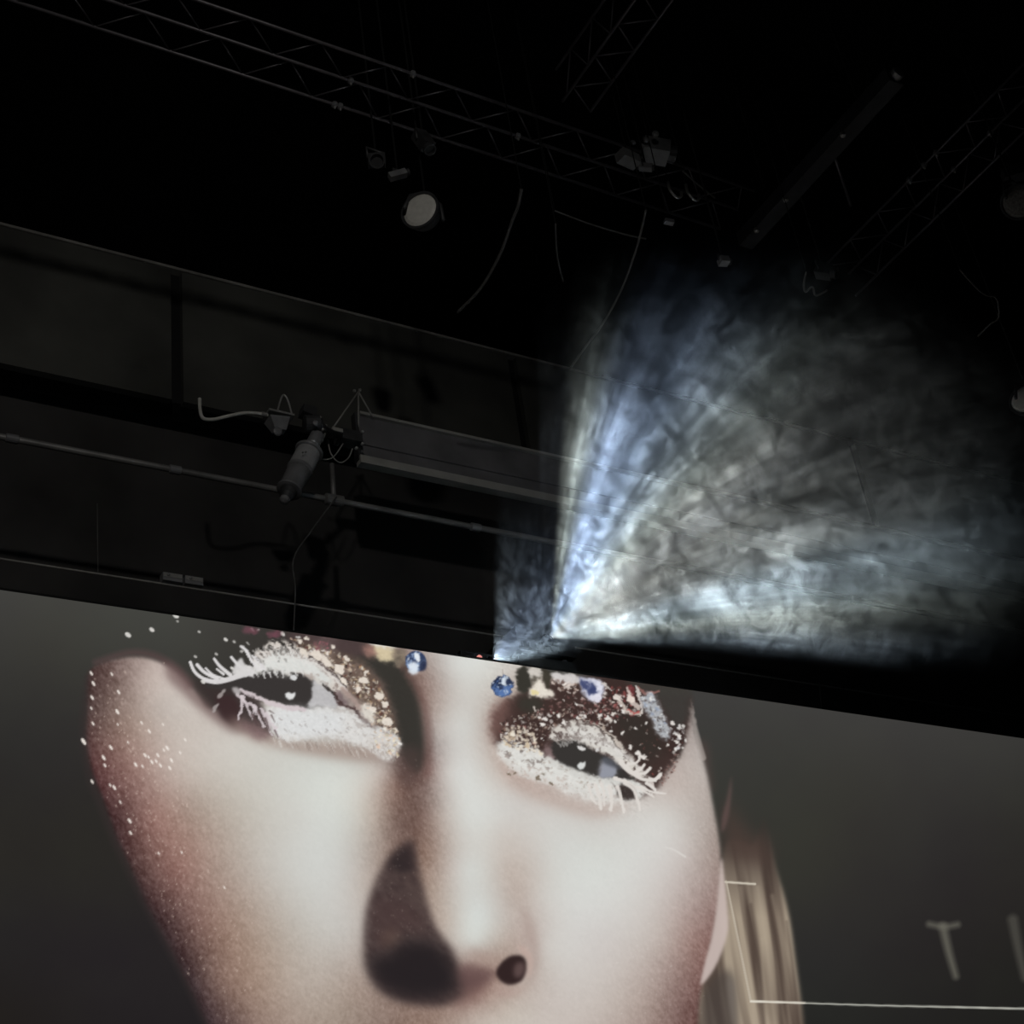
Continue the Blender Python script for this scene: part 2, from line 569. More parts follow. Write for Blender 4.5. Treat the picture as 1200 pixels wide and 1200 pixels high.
def paint_picture():
    c = Canvas(-150, 660, 1350, 1480)
    rnd = random.Random(5)
    R = math.radians
    n_fine = c.noise(3.2, 1.5, R(58), 2, 1)
    n_mid = c.noise(9, 5, R(40), 3, 2)
    n_blot = c.noise(6, 3.5, R(35), 3, 3)
    n_hair = c.blur(c.noise(10, 170, R(-9), 3, 4), 1.3)
    n_soft = c.noise(60, 60, 0, 3, 6)
    # backdrop of the picture
    bg = c.field([(0, 700, 62, 61, 59), (60, 760, 58, 57, 53), (200, 740, 64, 64, 60), (300, 760, 58, 55, 52), (0, 860, 46, 45, 43), (60, 900, 44, 42, 41), (0, 1000, 41, 39, 36),
                  (100, 1000, 42, 40, 37), (0, 1100, 37, 35, 35), (120, 1120, 38, 35, 36), (0, 1200, 33, 30, 28), (200, 1200, 36, 33, 34), (0, 1400, 26, 25, 24),
                  (830, 830, 62, 61, 59), (1000, 850, 60, 59, 57), (1190, 880, 54, 53, 51), (900, 900, 57, 57, 53), (1000, 930, 54, 53, 49), (1190, 950, 47, 46, 43), (950, 1030, 50, 49, 45),
                  (1080, 1000, 46, 44, 43), (1190, 1040, 41, 39, 37), (960, 1120, 43, 42, 41), (1080, 1110, 40, 38, 37), (1180, 1150, 34, 33, 31), (980, 1190, 38, 38, 36), (1100, 1400, 28, 27, 26),
                  (1340, 900, 44, 43, 41), (1340, 1200, 30, 29, 28), (500, 800, 58, 56, 52), (500, 1300, 34, 32, 31), (-140, 750, 58, 57, 54), (-140, 1200, 30, 28, 26)])
    c.img[:] = bg + (n_soft[..., None] - .5) * np.array([3, 4, 2])
    # ---------------- hair
    hair = [(846, 1010), (853, 985), (868, 985), (882, 990), (891, 968), (894, 955), (901, 975), (909, 1015), (920, 1052), (927, 1085), (933, 1130), (941, 1190), (948, 1260), (965, 1480),
            (800, 1480), (812, 1240), (822, 1150), (838, 1090)]
    w, a = c.poly(hair, 2.2)
    tone = np.clip((n_hair[w] - .32) / .36, 0, 1)[..., None]
    lo, hi = np.array([84, 71, 63]), np.array([163, 149, 131])
    colr = lo * (1 - tone) + hi * tone
    up = np.clip((c.gy[w] - 965) / 110, 0, 1)[..., None]
    colr = np.array([62, 52, 48]) * (1 - up) + colr * up
    a3 = (a * np.clip((c.gy[w] - 950) / 60, 0, 1))[..., None]
    c.img[w] = c.img[w] * (1 - a3) + colr * a3
    c.fill([(850, 940), (866, 960), (880, 978), (896, 985), (900, 1010), (870, 1010), (850, 1000)], (78, 62, 56), 9, .75)
    c.fill([(843, 1140), (858, 1142), (864, 1200), (868, 1300), (818, 1300), (820, 1190), (826, 1160)], (72, 64, 60), 5, .75)
    c.fill([(852, 1150), (860, 1150), (863, 1195), (858, 1200)], (112, 104, 98), 3, .7)
    c.fill([(857, 910), (857, 930), (853, 960), (846, 976), (846, 960), (852, 935)], (98, 78, 75), 1.8, .75)
    c.fill([(818, 872), (829, 872), (833, 900), (836, 925), (830, 925)], (78, 66, 62), 4, .7)
    for pts, k in (([(868, 1040), (876, 1100), (884, 1200)], 4), ([(888, 1040), (898, 1110), (908, 1200)], 5), ([(905, 1050), (916, 1110), (926, 1200)], 5), ([(893, 1100), (895, 1150), (902, 1210)], 3)):
        c.stroke(pts, k * .7, k, (186, 172, 152), .3, 5)
    for pts, k in (([(880, 1060), (888, 1120), (896, 1210)], 4), ([(898, 1040), (908, 1120), (916, 1200)], 3), ([(922, 1080), (930, 1140), (936, 1200)], 2)):
        c.stroke(pts, k * .6, k, (72, 60, 54), .5, 4)
    # ---------------- skin
    skin = c.field([
        (170, 800, 184, 168, 160), (130, 800, 104, 84, 79), (108, 830, 88, 70, 67), (190, 830, 190, 179, 171), (150, 850, 152, 130, 120), (240, 850, 199, 190, 182), (118, 900, 98, 68, 66),
        (160, 900, 150, 121, 113), (200, 900, 188, 172, 163), (260, 885, 203, 197, 189), (330, 900, 204, 203, 196), (420, 905, 204, 202, 195), (447, 905, 188, 176, 168),
        (142, 960, 82, 58, 57), (180, 960, 146, 112, 104), (220, 950, 164, 143, 132), (280, 950, 189, 181, 171), (350, 960, 205, 204, 198), (410, 960, 203, 202, 195), (440, 960, 180, 166, 155),
        (170, 1020, 92, 68, 65), (210, 1020, 142, 108, 100), (250, 1020, 162, 140, 129), (310, 1020, 191, 184, 176), (400, 1020, 201, 199, 194), (425, 1030, 188, 178, 170),
        (200, 1080, 78, 58, 57), (235, 1080, 130, 102, 94), (270, 1090, 150, 125, 112), (330, 1100, 178, 166, 155), (405, 1090, 194, 189, 183),
        (225, 1150, 60, 45, 47), (255, 1150, 122, 98, 90), (290, 1160, 146, 122, 109), (350, 1160, 176, 162, 151), (415, 1160, 165, 148, 137), (250, 1200, 68, 52, 54), (300, 1200, 138, 116, 106),
        (400, 1200, 158, 142, 130), (500, 1210, 146, 124, 112), (450, 1195, 142, 122, 112),
        (465, 920, 132, 106, 96), (487, 890, 88, 70, 66), (487, 930, 112, 90, 83), (501, 900, 134, 110, 104), (520, 905, 196, 188, 182), (545, 905, 212, 212, 208), (572, 905, 203, 197, 190), (582, 850, 176, 158, 148),
        (470, 970, 120, 98, 90), (495, 960, 128, 104, 95), (512, 960, 172, 156, 147), (530, 780, 206, 204, 199), (560, 800, 207, 205, 199), (545, 850, 206, 205, 200), (518, 850, 192, 184, 178), (503, 830, 160, 142, 134), (496, 800, 140, 118, 110),
        (548, 960, 210, 210, 205), (550, 1020, 207, 208, 203), (560, 1070, 210, 213, 209), (556, 1104, 206, 206, 200), (500, 1000, 142, 118, 106), (508, 1040, 168, 150, 138), (525, 1080, 190, 178, 168), (532, 1020, 198, 190, 183),
        (590, 980, 202, 195, 188), (595, 1020, 192, 180, 171), (606, 1050, 186, 172, 163), (617, 1100, 184, 168, 160), (590, 1105, 182, 168, 158), (565, 1125, 160, 138, 128), (636, 1050, 203, 198, 192),
        (650, 1000, 207, 206, 201), (700, 1000, 210, 211, 206), (760, 1000, 210, 208, 204), (800, 1000, 199, 191, 186), (828, 1000, 172, 158, 151), (640, 1110, 202, 196, 190), (700, 1100, 205, 200, 196),
        (780, 1100, 184, 170, 163), (810, 1100, 156, 130, 123), (830, 1080, 146, 120, 114), (700, 1180, 195, 185, 178), (760, 1180, 166, 148, 140), (800, 1180, 124, 98, 93), (640, 1180, 196, 186, 179),
        (560, 1165, 158, 132, 122), (560, 1195, 186, 172, 162), (600, 1180, 190, 178, 168), (822, 900, 186, 177, 171), (816, 860, 168, 158, 153), (780, 960, 208, 205, 200), (700, 975, 206, 204, 199), (640, 960, 206, 203, 198),
        (600, 940, 204, 200, 195), (600, 900, 190, 172, 162), (835, 950, 172, 160, 153), (790, 920, 190, 178, 171), (300, 1400, 120, 98, 92), (560, 1400, 172, 154, 146), (760, 1380, 128, 104, 98), (420, 1300, 160, 138, 128), (680, 1280, 178, 162, 154)])
    face = [(103, 795), (108, 783), (125, 775), (150, 770), (172, 771), (195, 779), (212, 793), (228, 810), (252, 832), (300, 800), (400, 735), (470, 745), (520, 755), (580, 765), (640, 790), (740, 850), (790, 890),
            (803, 858), (807, 822), (809, 822), (813, 850), (820, 876), (828, 905), (835, 940), (842, 980), (845, 1010), (844, 1050), (838, 1090), (829, 1130), (820, 1170), (816, 1210), (800, 1300), (740, 1440), (560, 1480),
            (400, 1460), (300, 1330), (262, 1240), (243, 1200), (222, 1155), (196, 1105), (172, 1060), (152, 1015), (136, 980), (122, 940), (108, 905), (101, 870), (102, 830)]
    w, a = c.poly(face, 2.0)
    amp = np.clip((212 - skin[w].mean(-1)) / 110, .12, 1)[..., None]
    tex = (n_fine[w][..., None] - .5) * 40 * amp + (n_mid[w][..., None] - .5) * 22 * amp
    a3 = np.clip(a, 0, 1)[..., None]
    c.img[w] = c.img[w] * (1 - a3) + (skin[w] + tex) * a3
    # shaded left rim of the cheek and soft edge of the temple
    rim = [(103, 795), (98, 850), (104, 905), (118, 942), (135, 985), (153, 1022), (175, 1066), (200, 1112), (226, 1162), (248, 1212)]
    c.stroke(rim, 7, 11, (56, 46, 46), .5, 9)
    c.stroke([(112, 776), (150, 765), (180, 768), (205, 783), (222, 802)], 5, 9, (92, 70, 70), .65, 8)
    c.fill([(195, 775), (215, 790), (235, 812), (258, 832), (290, 852), (272, 858), (240, 836), (214, 812), (196, 794)], (112, 90, 88), 4.5, .75)
    # ear lobe and edge light
    c.fill([(845, 1006), (849, 1030), (852, 1060), (853, 1090), (845, 1118), (834, 1140), (821, 1154), (826, 1128), (834, 1098), (840, 1060)], (196, 180, 174), 1.6, .95)
    c.stroke([(809, 820), (815, 852), (824, 888)], 1.5, 7, (176, 166, 160), .6, 2)
    c.stroke([(780, 993), (790, 996), (803, 1004)], 1, 2, (222, 219, 214), .7, 1.5)
    # mouth, mostly below the frame
    c.fill([(430, 1330), (480, 1296), (530, 1284), (565, 1292), (610, 1284), (660, 1305), (700, 1335), (640, 1370), (560, 1388), (480, 1370)], (120, 66, 66), 3)
    c.stroke([(432, 1330), (500, 1322), (565, 1330), (630, 1324), (700, 1336)], 3, 3, (52, 28, 28), .9, 2)
    # ---------------- nose
    c.fill([(489, 905), (497, 950), (490, 985), (476, 1000), (462, 1004), (462, 975), (470, 930), (476, 900)], (104, 84, 78), 9, .4)
    shadow = [(484, 984), (468, 992), (452, 1010), (441, 1030), (433, 1052), (428, 1078), (426, 1108), (429, 1132), (437, 1150), (453, 1166), (480, 1176), (515, 1179), (540, 1172), (556, 1158), (566, 1146),
              (548, 1146), (537, 1132), (531, 1116), (520, 1100), (509, 1083), (502, 1062), (496, 1040), (491, 1018), (488, 1000)]
    c.fill(shadow, (68, 55, 54), 4.2, .95, tex=.82 + .3 * n_mid)
    c.fill([(478, 992), (464, 1000), (455, 1012), (470, 1024), (484, 1018), (483, 1003)], (48, 40, 41), 4, .85)
    c.fill([(436, 1060), (440, 1110), (455, 1108), (470, 1090), (492, 1096), (498, 1080), (480, 1060), (460, 1052)], (74, 57, 56), 7, .7)
    c.fill([(447, 1096), (452, 1112), (464, 1112), (470, 1098), (462, 1088)], (98, 78, 70), 5, .5)
    c.fill([(432, 1118), (448, 1122), (470, 1106), (496, 1102), (520, 1114), (531, 1132), (536, 1152), (520, 1168), (480, 1170), (452, 1160), (437, 1144)], (38, 33, 35), 8, .97)
    c.fill([(538, 1132), (556, 1130), (572, 1134), (582, 1140), (572, 1152), (556, 1162), (544, 1160), (538, 1146)], (98, 74, 73), 5, .8)
    c.fill([(548, 1112), (560, 1114), (576, 1120), (584, 1130), (572, 1134), (552, 1126)], (172, 152, 142), 5, .6)
    c.fill([(552, 1150), (570, 1155), (560, 1172), (545, 1180), (530, 1180)], (120, 92, 87), 6, .6)
    c.fill([(612, 1060), (622, 1076), (630, 1104), (631, 1130), (624, 1150), (618, 1160), (622, 1135), (620, 1110), (614, 1086)], (166, 146, 138), 4.5, .6)
    c.fill([(606, 1108), (618, 1112), (624, 1124), (622, 1140), (617, 1146), (618, 1128), (612, 1118)], (192, 166, 156), 2.5, .7)
    c.fill([(581, 1140), (586, 1130), (595, 1122), (605, 1119), (614, 1122), (617, 1132), (614, 1145), (607, 1152), (595, 1154), (586, 1149)], (47, 34, 34), 1.6, .98)
    c.fill([(604, 1130), (613, 1128), (615, 1138), (608, 1146), (602, 1142)], (104, 84, 82), 2.5, .75)
    c.fill([(578, 1156), (600, 1160), (616, 1156), (606, 1166), (588, 1168)], (176, 150, 142), 3.5, .5)
    # ---------------- brow shade between the eyes
    c.fill([(400, 742), (440, 756), (470, 764), (480, 790), (490, 812), (497, 848), (499, 885), (490, 905), (474, 892), (466, 868), (460, 836), (448, 804), (425, 780), (395, 765)], (53, 51, 47), 4, .97)
    c.stroke([(470, 780), (486, 802), (498, 830), (502, 870), (500, 905)], 8, 12, (112, 84, 79), .5, 8)
    c.fill([(468, 880), (492, 878), (492, 908), (476, 924), (464, 905)], (82, 65, 62), 6, .6)
    c.fill([(340, 738), (400, 745), (438, 755), (440, 764), (410, 772), (380, 760), (345, 756)], (78, 63, 63), 4, .9)
    c.fill([(426, 757), (440, 759), (444, 768), (430, 770)], (172, 130, 118), 3, .8)
    c.fill([(437, 754), (452, 756), (462, 760), (463, 772), (452, 776), (441, 770)], (216, 200, 166), 2, .95)
    c.fill([(432, 753), (462, 757), (462, 760), (436, 757)], (222, 218, 212), 1.2, .9)
    c.fill([(461, 760), (476, 764), (476, 776), (466, 782), (460, 774)], (142, 128, 112), 2, .8, tex=.3 + 1.2 * n_blot)
    # ---------------- the eye under the dark brow (screen left)
    c.fill([(226, 796), (250, 802), (285, 800), (300, 812), (312, 838), (322, 862), (300, 858), (270, 846), (248, 826)], (58, 49, 48), 4, .95)
    c.fill([(254, 815), (276, 818), (282, 838), (276, 850), (258, 838)], (60, 43, 44), 2.5, .9)
    c.fill([(268, 842), (300, 850), (330, 866), (380, 868), (420, 872), (452, 890), (420, 892), (360, 884), (310, 872), (285, 860)], (158, 138, 128), 5, .75)
    c.fill([(276, 845), (300, 848), (318, 862), (300, 866)], (112, 86, 90), 4, .6)
    c.fill([(240, 803), (275, 793), (300, 788), (322, 785), (348, 788), (366, 798), (385, 806), (398, 826), (380, 830), (350, 829), (325, 824), (300, 815), (280, 808), (258, 808)], (57, 53, 52), 1.2)
    c.fill([(366, 798), (378, 801), (388, 808), (396, 818), (399, 828), (380, 829), (361, 827), (366, 815)], (186, 184, 185), 1.2)
    c.fill([(388, 806), (400, 812), (408, 826), (398, 828), (393, 816)], (112, 96, 98), 2, .8)
    # glitter bed round the inner corner
    c.fill([(352, 748), (385, 762), (410, 768), (432, 784), (448, 806), (458, 830), (468, 862), (452, 858), (436, 842), (420, 824), (404, 800), (380, 780), (352, 762)], (92, 76, 66), 3, .8, tex=.35 + n_mid)
    white = (213, 210, 205)
    holes = np.clip((n_blot - .30) / .10, 0, 1)
    holes2 = np.clip((n_blot - .40) / .10, 0, 1)
    lid = [(270, 797), (286, 789), (300, 787), (316, 782), (323, 786), (338, 791), (352, 786), (366, 796), (384, 807), (396, 811), (404, 806), (412, 800), (402, 789), (388, 777), (368, 766), (348, 757), (324, 749), (312, 756), (300, 764), (296, 776), (282, 784)]
    c.fill(lid, (208, 200, 192), 1.4, 1.0, tex=holes2)
    c.fill([(288, 790), (300, 780), (315, 768), (338, 762), (360, 772), (376, 786), (390, 800), (376, 800), (356, 786), (336, 790), (318, 784)], (216, 217, 213), 3, .95, tex=.45 + .8 * holes)
    for q in range(26):
        t = q / 25
        x, y = 296 + 100 * t, 762 - 10 * math.sin(t * 3) + 34 * t * t
        c.stroke([(x, y), (x + 7, y + 8), (x + 12, y + 16)], 1.2, 2.2, (222, 218, 214), .55)
        c.stroke([(x + 4, y + 2), (x + 9, y + 10)], 1.0, 1.4, (120, 104, 98), .45)
    c.stroke([(378, 802), (390, 812), (396, 820)], 3, 3, (54, 48, 46), .9, 1.2)
    c.stroke([(392, 812), (400, 826), (414, 831), (424, 841), (434, 850)], 3, 5, (72, 54, 53), .95, 1.4)
    c.stroke([(402, 806), (416, 824), (432, 840)], 5, 6, (172, 150, 142), .7, 3)
    c.fill([(424, 824), (436, 828), (441, 840), (438, 849), (430, 846), (422, 834)], (218, 212, 202), 2, .95)
    c.stroke([(372, 776), (392, 790), (406, 804)], 1.6, 2, (62, 50, 48), .8)
    c.stroke([(355, 766), (374, 774), (396, 788), (408, 800)], 2.6, 2, (56, 46, 44), .85)
    low = [(312, 828), (340, 829), (380, 829), (400, 829), (418, 838), (434, 852), (448, 852), (462, 860), (470, 870), (464, 884), (454, 892), (438, 882), (418, 872), (398, 868), (378, 863), (352, 867), (336, 869), (322, 862), (316, 846)]
    c.fill(low, (216, 214, 211), 1.8, 1, tex=np.maximum(holes, .55))
    c.fill([(322, 832), (380, 832), (400, 838), (398, 858), (350, 862), (326, 858)], (218, 219, 219), 4, .9)
    c.stroke([(282, 808), (296, 815), (314, 823), (336, 829), (356, 831)], 4, 6, (208, 196, 199), .95, 1.5)
    c.fill([(440, 862), (458, 866), (466, 878), (456, 890), (438, 882), (424, 874)], (190, 178, 168), 5, .5, tex=1.3 * n_fine)
    for q in range(70):
        x = rnd.uniform(318, 462)
        y = 866 + (x - 318) * .12 + rnd.uniform(-6, 6)
        c.stroke([(x, y - 4), (x + 4, y + 4)], 1, .8, (216, 212, 206) if rnd.random() < .6 else (140, 126, 118), .55)
    for q in range(60):
        c.dot(rnd.uniform(325, 460), rnd.uniform(832, 876), rnd.uniform(.6, 1.6), rnd.uniform(.5, 1), R(35), (158, 150, 146), .55)
    # lashes, caked white
    for pts, a_, b_ in (([(223, 776), (228, 787), (238, 795), (252, 799)], 3.4, 4), ([(231, 779), (240, 788), (255, 796)], 4, 3.6), ([(241, 783), (250, 791), (264, 796)], 2.2, 3), ([(251, 772), (258, 781), (270, 791)], 2.8, 4.5),
                        ([(271, 770), (280, 780), (290, 786)], 3, 4), ([(282, 757), (290, 766), (297, 776), (304, 783)], 3, 5), ([(254, 784), (262, 790)], 2, 3), ([(296, 767), (304, 776), (310, 784)], 2, 4)):
        c.stroke(pts, a_, b_, (220, 217, 217), .97)
    c.stroke([(240, 797), (254, 799), (268, 796), (280, 792), (296, 788)], 5, 7, (216, 213, 213), .97, 1.2)
    c.fill([(276, 778), (283, 771), (287, 778), (294, 780), (300, 786), (284, 790), (272, 790)], (214, 211, 210), 1, .95)
    for q in range(11):
        x = 278 + q * 7.5
        c.stroke([(x, 789 - abs(q - 4) * .6), (x + 3, 794 - abs(q - 4) * .3)], 3, 1.2, (214, 212, 210), .9)
    for pts in ([(284, 816), (283, 828), (279, 843)], [(285, 816), (290, 828), (295, 842)], [(278, 814), (288, 822)], [(292, 824), (300, 830), (296, 838)], [(298, 828), (304, 842), (310, 852)], [(306, 832), (314, 848), (318, 862)], [(312, 836), (320, 850), (328, 864)]):
        c.stroke(pts, 4.2, 2.2, (210, 199, 202), .9)
    c.fill([(272, 806), (279, 806), (282, 812), (276, 814)], (182, 176, 176), 1, .9)
    for x, y, r in ((258, 815, 4.2), (262, 810, 3), (252, 829, 3.6), (255, 826, 2), (251, 833, 2.6)):
        c.dot(x, y, r, r * .6, R(-45), (168, 160, 158), .8, 1.2)
    c.fill([(334, 813), (338, 811), (342, 813), (346, 811), (346, 815), (344, 819), (339, 820), (335, 817)], (222, 222, 222), .6, 1, False)
    c.dot(344, 794.5, 4.4, 2.6, R(15), (216, 216, 216), 1)
    for x, y, rx in ((233.5, 740.5, 2), (264.5, 749.5, 2.8), (274.5, 752, 2.2), (229, 769.5, 2.2), (253.5, 766.5, 2.2), (282.5, 763.5, 2), (290.5, 755, 2.2), (238, 799, 3), (272, 783, 2.5), (296, 738, 2), (302, 738, 1.6),
                     (206, 721.5, 4), (208, 728, 1.6), (150, 744, 4), (178, 738, 3.4), (332, 742, 3), (350, 746, 2.4)):
        c.dot(x, y, rx, rx * .62, R(38), (214, 211, 206), .95 if rx > 2.3 else .75)
    for x, y in ((290, 738), (297, 740), (318, 743), (325, 743)):
        c.dot(x, y, 6, 4, 0, (112, 72, 82), .7, 3)
    # glitter of the inner corner
    gold = [(222, 212, 190), (236, 226, 206), (196, 180, 150), (170, 142, 112), (226, 198, 176), (236, 233, 228)]
    bed = [(340, 748), (372, 758), (404, 768), (430, 786), (448, 806), (458, 830), (468, 866), (450, 856), (436, 838), (420, 820), (404, 798), (380, 778), (350, 760)]
    bx = np.array(bed)

    def inside(P, x, y):
        r = False
        for i in range(len(P)):
            (xa, ya), (xb, yb) = P[i - 1], P[i]
            if (ya > y) != (yb > y) and x < (xb - xa) * (y - ya) / (yb - ya) + xa:
                r = not r
        return r

    def scatter(P, n, r0, r1, cols, al=(.5, 1), ang=38, seed=1):
        g = random.Random(seed)
        P = [tuple(p) for p in P]
        xs, ys = [p[0] for p in P], [p[1] for p in P]
        k = 0
        while k < n:
            x, y = g.uniform(min(xs), max(xs)), g.uniform(min(ys), max(ys))
            if not inside(P, x, y):
                continue
            k += 1
            r = r0 + (r1 - r0) * g.random() ** 2.2
            c.dot(x, y, r, r * g.uniform(.55, .9), R(ang + g.uniform(-25, 25)), g.choice(cols), g.uniform(*al))
    scatter(bed, 300, .6, 2.6, gold, (.35, .95), 38, 2)
    scatter(bed, 130, .6, 2.0, [(64, 50, 46), (52, 44, 42), (96, 62, 56)], (.5, .9), 38, 3)
    scatter([(430, 836), (458, 838), (470, 868), (466, 888), (440, 876)], 90, .7, 2.4, gold, (.5, .95), 38, 4)
    for x, y, rx, ry, an in ((371, 767, 7, 5, 40), (382, 774, 9, 4.5, 48), (398, 784.5, 7, 5, 40), (403, 797, 5, 2.4, 45), (407, 772, 4, 2.6, 30), (426, 797, 5, 4, -20), (444, 816, 6, 4, 10), (454, 846, 6, 5, 35), (420, 808, 4, 3, 20),
                             (390, 758, 3.5, 2, 50), (384, 765, 3, 2, 45), (356, 764, 7, 3, 45), (359, 748, 3, 2, 30), (352, 752, 3, 2, 40), (437, 832, 5, 3, 30), (429, 789, 3, 1.6, -60), (451, 826, 4, 2.5, 30)):
        c.dot(x, y, rx, ry, R(an), (228, 218, 206), .95)
    scatter([(368, 752), (386, 752), (386, 766), (372, 764)], 24, .8, 2.4, [(150, 98, 104), (128, 84, 88)], (.5, .9), 30, 6)

    def gem(cx, cy, r, dark, mid, light, flip):
        c.dot(cx, cy, r, r * .98, 0, dark, 1, 1)
        c.fill([(cx - r * .9, cy + r * .1), (cx - r * .3, cy + r * .35), (cx + r * .3, cy + r * .1), (cx + r * .92, cy - r * .1), (cx + r * .75, cy + r * .6), (cx, cy + r * .95), (cx - r * .7, cy + r * .65)], mid, .8)
        g = random.Random(int(cx))
        for q in range(46):
            t, rr = g.uniform(0, 2 * math.pi), r * math.sqrt(g.random()) * .9
            c.dot(cx + rr * math.cos(t), cy + rr * math.sin(t), g.uniform(.7, 2.2), g.uniform(.6, 1.2), g.uniform(0, 3), g.choice([dark, mid, light, mid]), .75)
        c.fill([(cx - r * .15, cy - r * .75), (cx + r * .3, cy - r * .7), (cx + r * .4, cy - r * .1), (cx + r * .1, cy - r * .05)], light, .6, 1)
    gem(487, 775, 12.5, (54, 66, 96), (150, 172, 206), (226, 232, 238), 1)
    c.fill([(478, 778), (488, 776), (490, 788), (482, 790)], (224, 232, 240), 1.2, .9)
    c.fill([(492, 776), (499, 774), (499, 784), (492, 786)], (40, 46, 70), 1, .9)
    # ---------------- the eye on the far side (screen right)
    def iris_and_white():
        c.fill([(637, 878), (646, 872), (650, 890), (640, 886)], (128, 108, 108), 2, .9)
        c.fill([(646, 871), (660, 867), (680, 871), (698, 880), (714, 890), (734, 906), (745, 914), (724, 913), (700, 911), (680, 905), (660, 896), (650, 889)], (56, 53, 51), 1.2)
        c.fill([(706, 890), (715, 892), (722, 899), (719, 910), (702, 910)], (156, 157, 167), 2, .95)
        c.fill([(648, 890), (665, 898), (690, 907), (716, 913), (744, 915), (752, 924), (720, 920), (686, 914), (660, 904), (644, 894)], (208, 207, 202), 1.2, .9)
        c.fill([(677, 896), (680, 893), (683, 894), (686, 892), (686, 897), (684, 901), (680, 902), (677, 899)], (214, 216, 214), .6, 1, False)
        c.dot(681, 876.5, 5, 2.2, R(28), (214, 212, 210), 1)
        c.dot(700, 879, 2.4, 1.4, R(28), (214, 212, 210), 1)

    def outer_lashes():
        for pts, a_, b_ in (([(698, 920), (702, 932), (705, 948)], 4, 2.4), ([(714, 922), (717, 936), (716, 950)], 4, 2.6), ([(724, 922), (728, 936), (731, 952)], 4, 2.8), ([(734, 920), (742, 926), (747, 938), (750, 949)], 4, 2.2),
                            ([(690, 920), (694, 934), (699, 942)], 3, 2), ([(746, 922), (756, 928), (766, 934)], 3, 1.6), ([(752, 922), (764, 928), (780, 930)], 3, 1.4), ([(736, 896), (744, 894.5), (749, 890), (750, 884)], 2.4, 2.6),
                            ([(740, 905), (750, 902), (755, 896)], 2.4, 2.8), ([(744, 907), (756, 906), (762, 900)], 2.4, 3.4), ([(740, 906), (752, 913), (766, 914), (774, 908)], 3, 4.2), ([(720, 912), (736, 917), (744, 924)], 4, 3),
                            ([(728, 894), (738, 904), (748, 908)], 6, 5), ([(758, 918), (764, 922), (768, 926)], 4, 3), ([(705, 918), (708, 930), (708, 944)], 3, 1.6)):
            c.stroke(pts, a_, b_, (220, 214, 208), .93)
        c.fill([(726, 920), (740, 922), (744, 932), (736, 937), (724, 932)], (56, 48, 46), 1.5, .8)
        c.stroke([(724, 922), (728, 936), (731, 952)], 4, 2.6, (220, 214, 208), .93)
        c.stroke([(732, 918), (742, 925), (747, 938), (750, 949)], 3.4, 2.2, (220, 214, 208), .93)

    c.fill([(578, 842), (590, 822), (610, 812), (640, 800), (700, 792), (760, 796), (806, 812), (808, 838), (804, 862), (796, 884), (782, 906), (768, 926), (748, 934), (720, 930), (660, 905), (610, 895), (588, 880), (578, 862)], (61, 46, 43), 3.2, .97)
    c.fill([(574, 836), (588, 818), (600, 822), (592, 850), (580, 870), (574, 860)], (122, 92, 86), 5, .7)
    c.fill([(606, 820), (632, 816), (636, 830), (616, 836)], (56, 54, 48), 4, .9)
    c.fill([(716, 836), (752, 836), (772, 856), (776, 884), (752, 890), (728, 866)], (54, 48, 44), 7, .95)
    c.fill([(766, 806), (806, 812), (806, 840), (794, 856), (780, 836)], (61, 58, 55), 3, .95)
    c.fill([(740, 792), (806, 806), (806, 816), (770, 812), (742, 806)], (62, 60, 56), 2, .8)
    c.fill([(582, 872), (596, 866), (620, 874), (650, 888), (690, 904), (720, 912), (742, 914), (756, 920), (752, 934), (728, 941), (700, 942), (672, 934), (644, 920), (616, 912), (596, 900), (584, 886)], (215, 213, 208), 2, 1, tex=np.maximum(holes, .35))
    c.fill([(588, 884), (600, 905), (630, 918), (660, 932), (700, 944), (740, 944), (700, 958), (650, 945), (608, 926), (590, 906)], (178, 156, 146), 6, .6)
    c.fill([(590, 880), (640, 888), (690, 905), (720, 914), (700, 926), (650, 912), (610, 900)], (220, 219, 214), 4, .85, tex=.35 + .8 * holes)
    c.fill([(642, 862), (652, 850), (668, 844), (688, 846), (708, 856), (724, 868), (738, 884), (750, 900), (760, 914), (744, 912), (724, 898), (704, 882), (684, 874), (664, 868), (648, 868)], (207, 201, 193), 1.6, 1, tex=np.maximum(holes2, .25))
    c.fill([(664, 852), (690, 852), (716, 868), (734, 888), (722, 890), (700, 876), (676, 868)], (213, 210, 204), 3, .9, tex=.3 + .9 * holes)
    c.stroke([(680, 842), (700, 850), (716, 862), (728, 874)], 3.4, 4, (196, 186, 176), .85)
    c.stroke([(668, 842), (690, 846), (712, 860), (726, 876)], 1.6, 1.6, (52, 42, 40), .8)
    iris_and_white()
    for q in range(30):
        t = q / 29
        x, y = 646 + 100 * t, 862 - 12 * math.sin(t * 2.6) + 40 * t * t
        c.stroke([(x, y), (x + 6, y + 7), (x + 11, y + 12)], 1.2, 2.2, (220, 216, 212), .5)
        c.stroke([(x + 3, y + 3), (x + 9, y + 9)], .9, 1.3, (104, 92, 86), .45)
    # glitter
    pale = [(226, 220, 212), (214, 202, 190), (236, 232, 226), (190, 174, 160), (150, 122, 110)]
    upper = [(588, 846), (600, 838), (640, 832), (690, 830), (720, 846), (716, 856), (690, 844), (660, 842), (644, 856), (630, 884), (600, 870), (584, 862)]
    scatter(upper, 210, .7, 2.6, pale, (.4, .95), 30, 11)
    scatter(upper, 90, .8, 2.4, [(52, 38, 36), (70, 48, 46), (120, 76, 74)], (.5, .9), 30, 12)
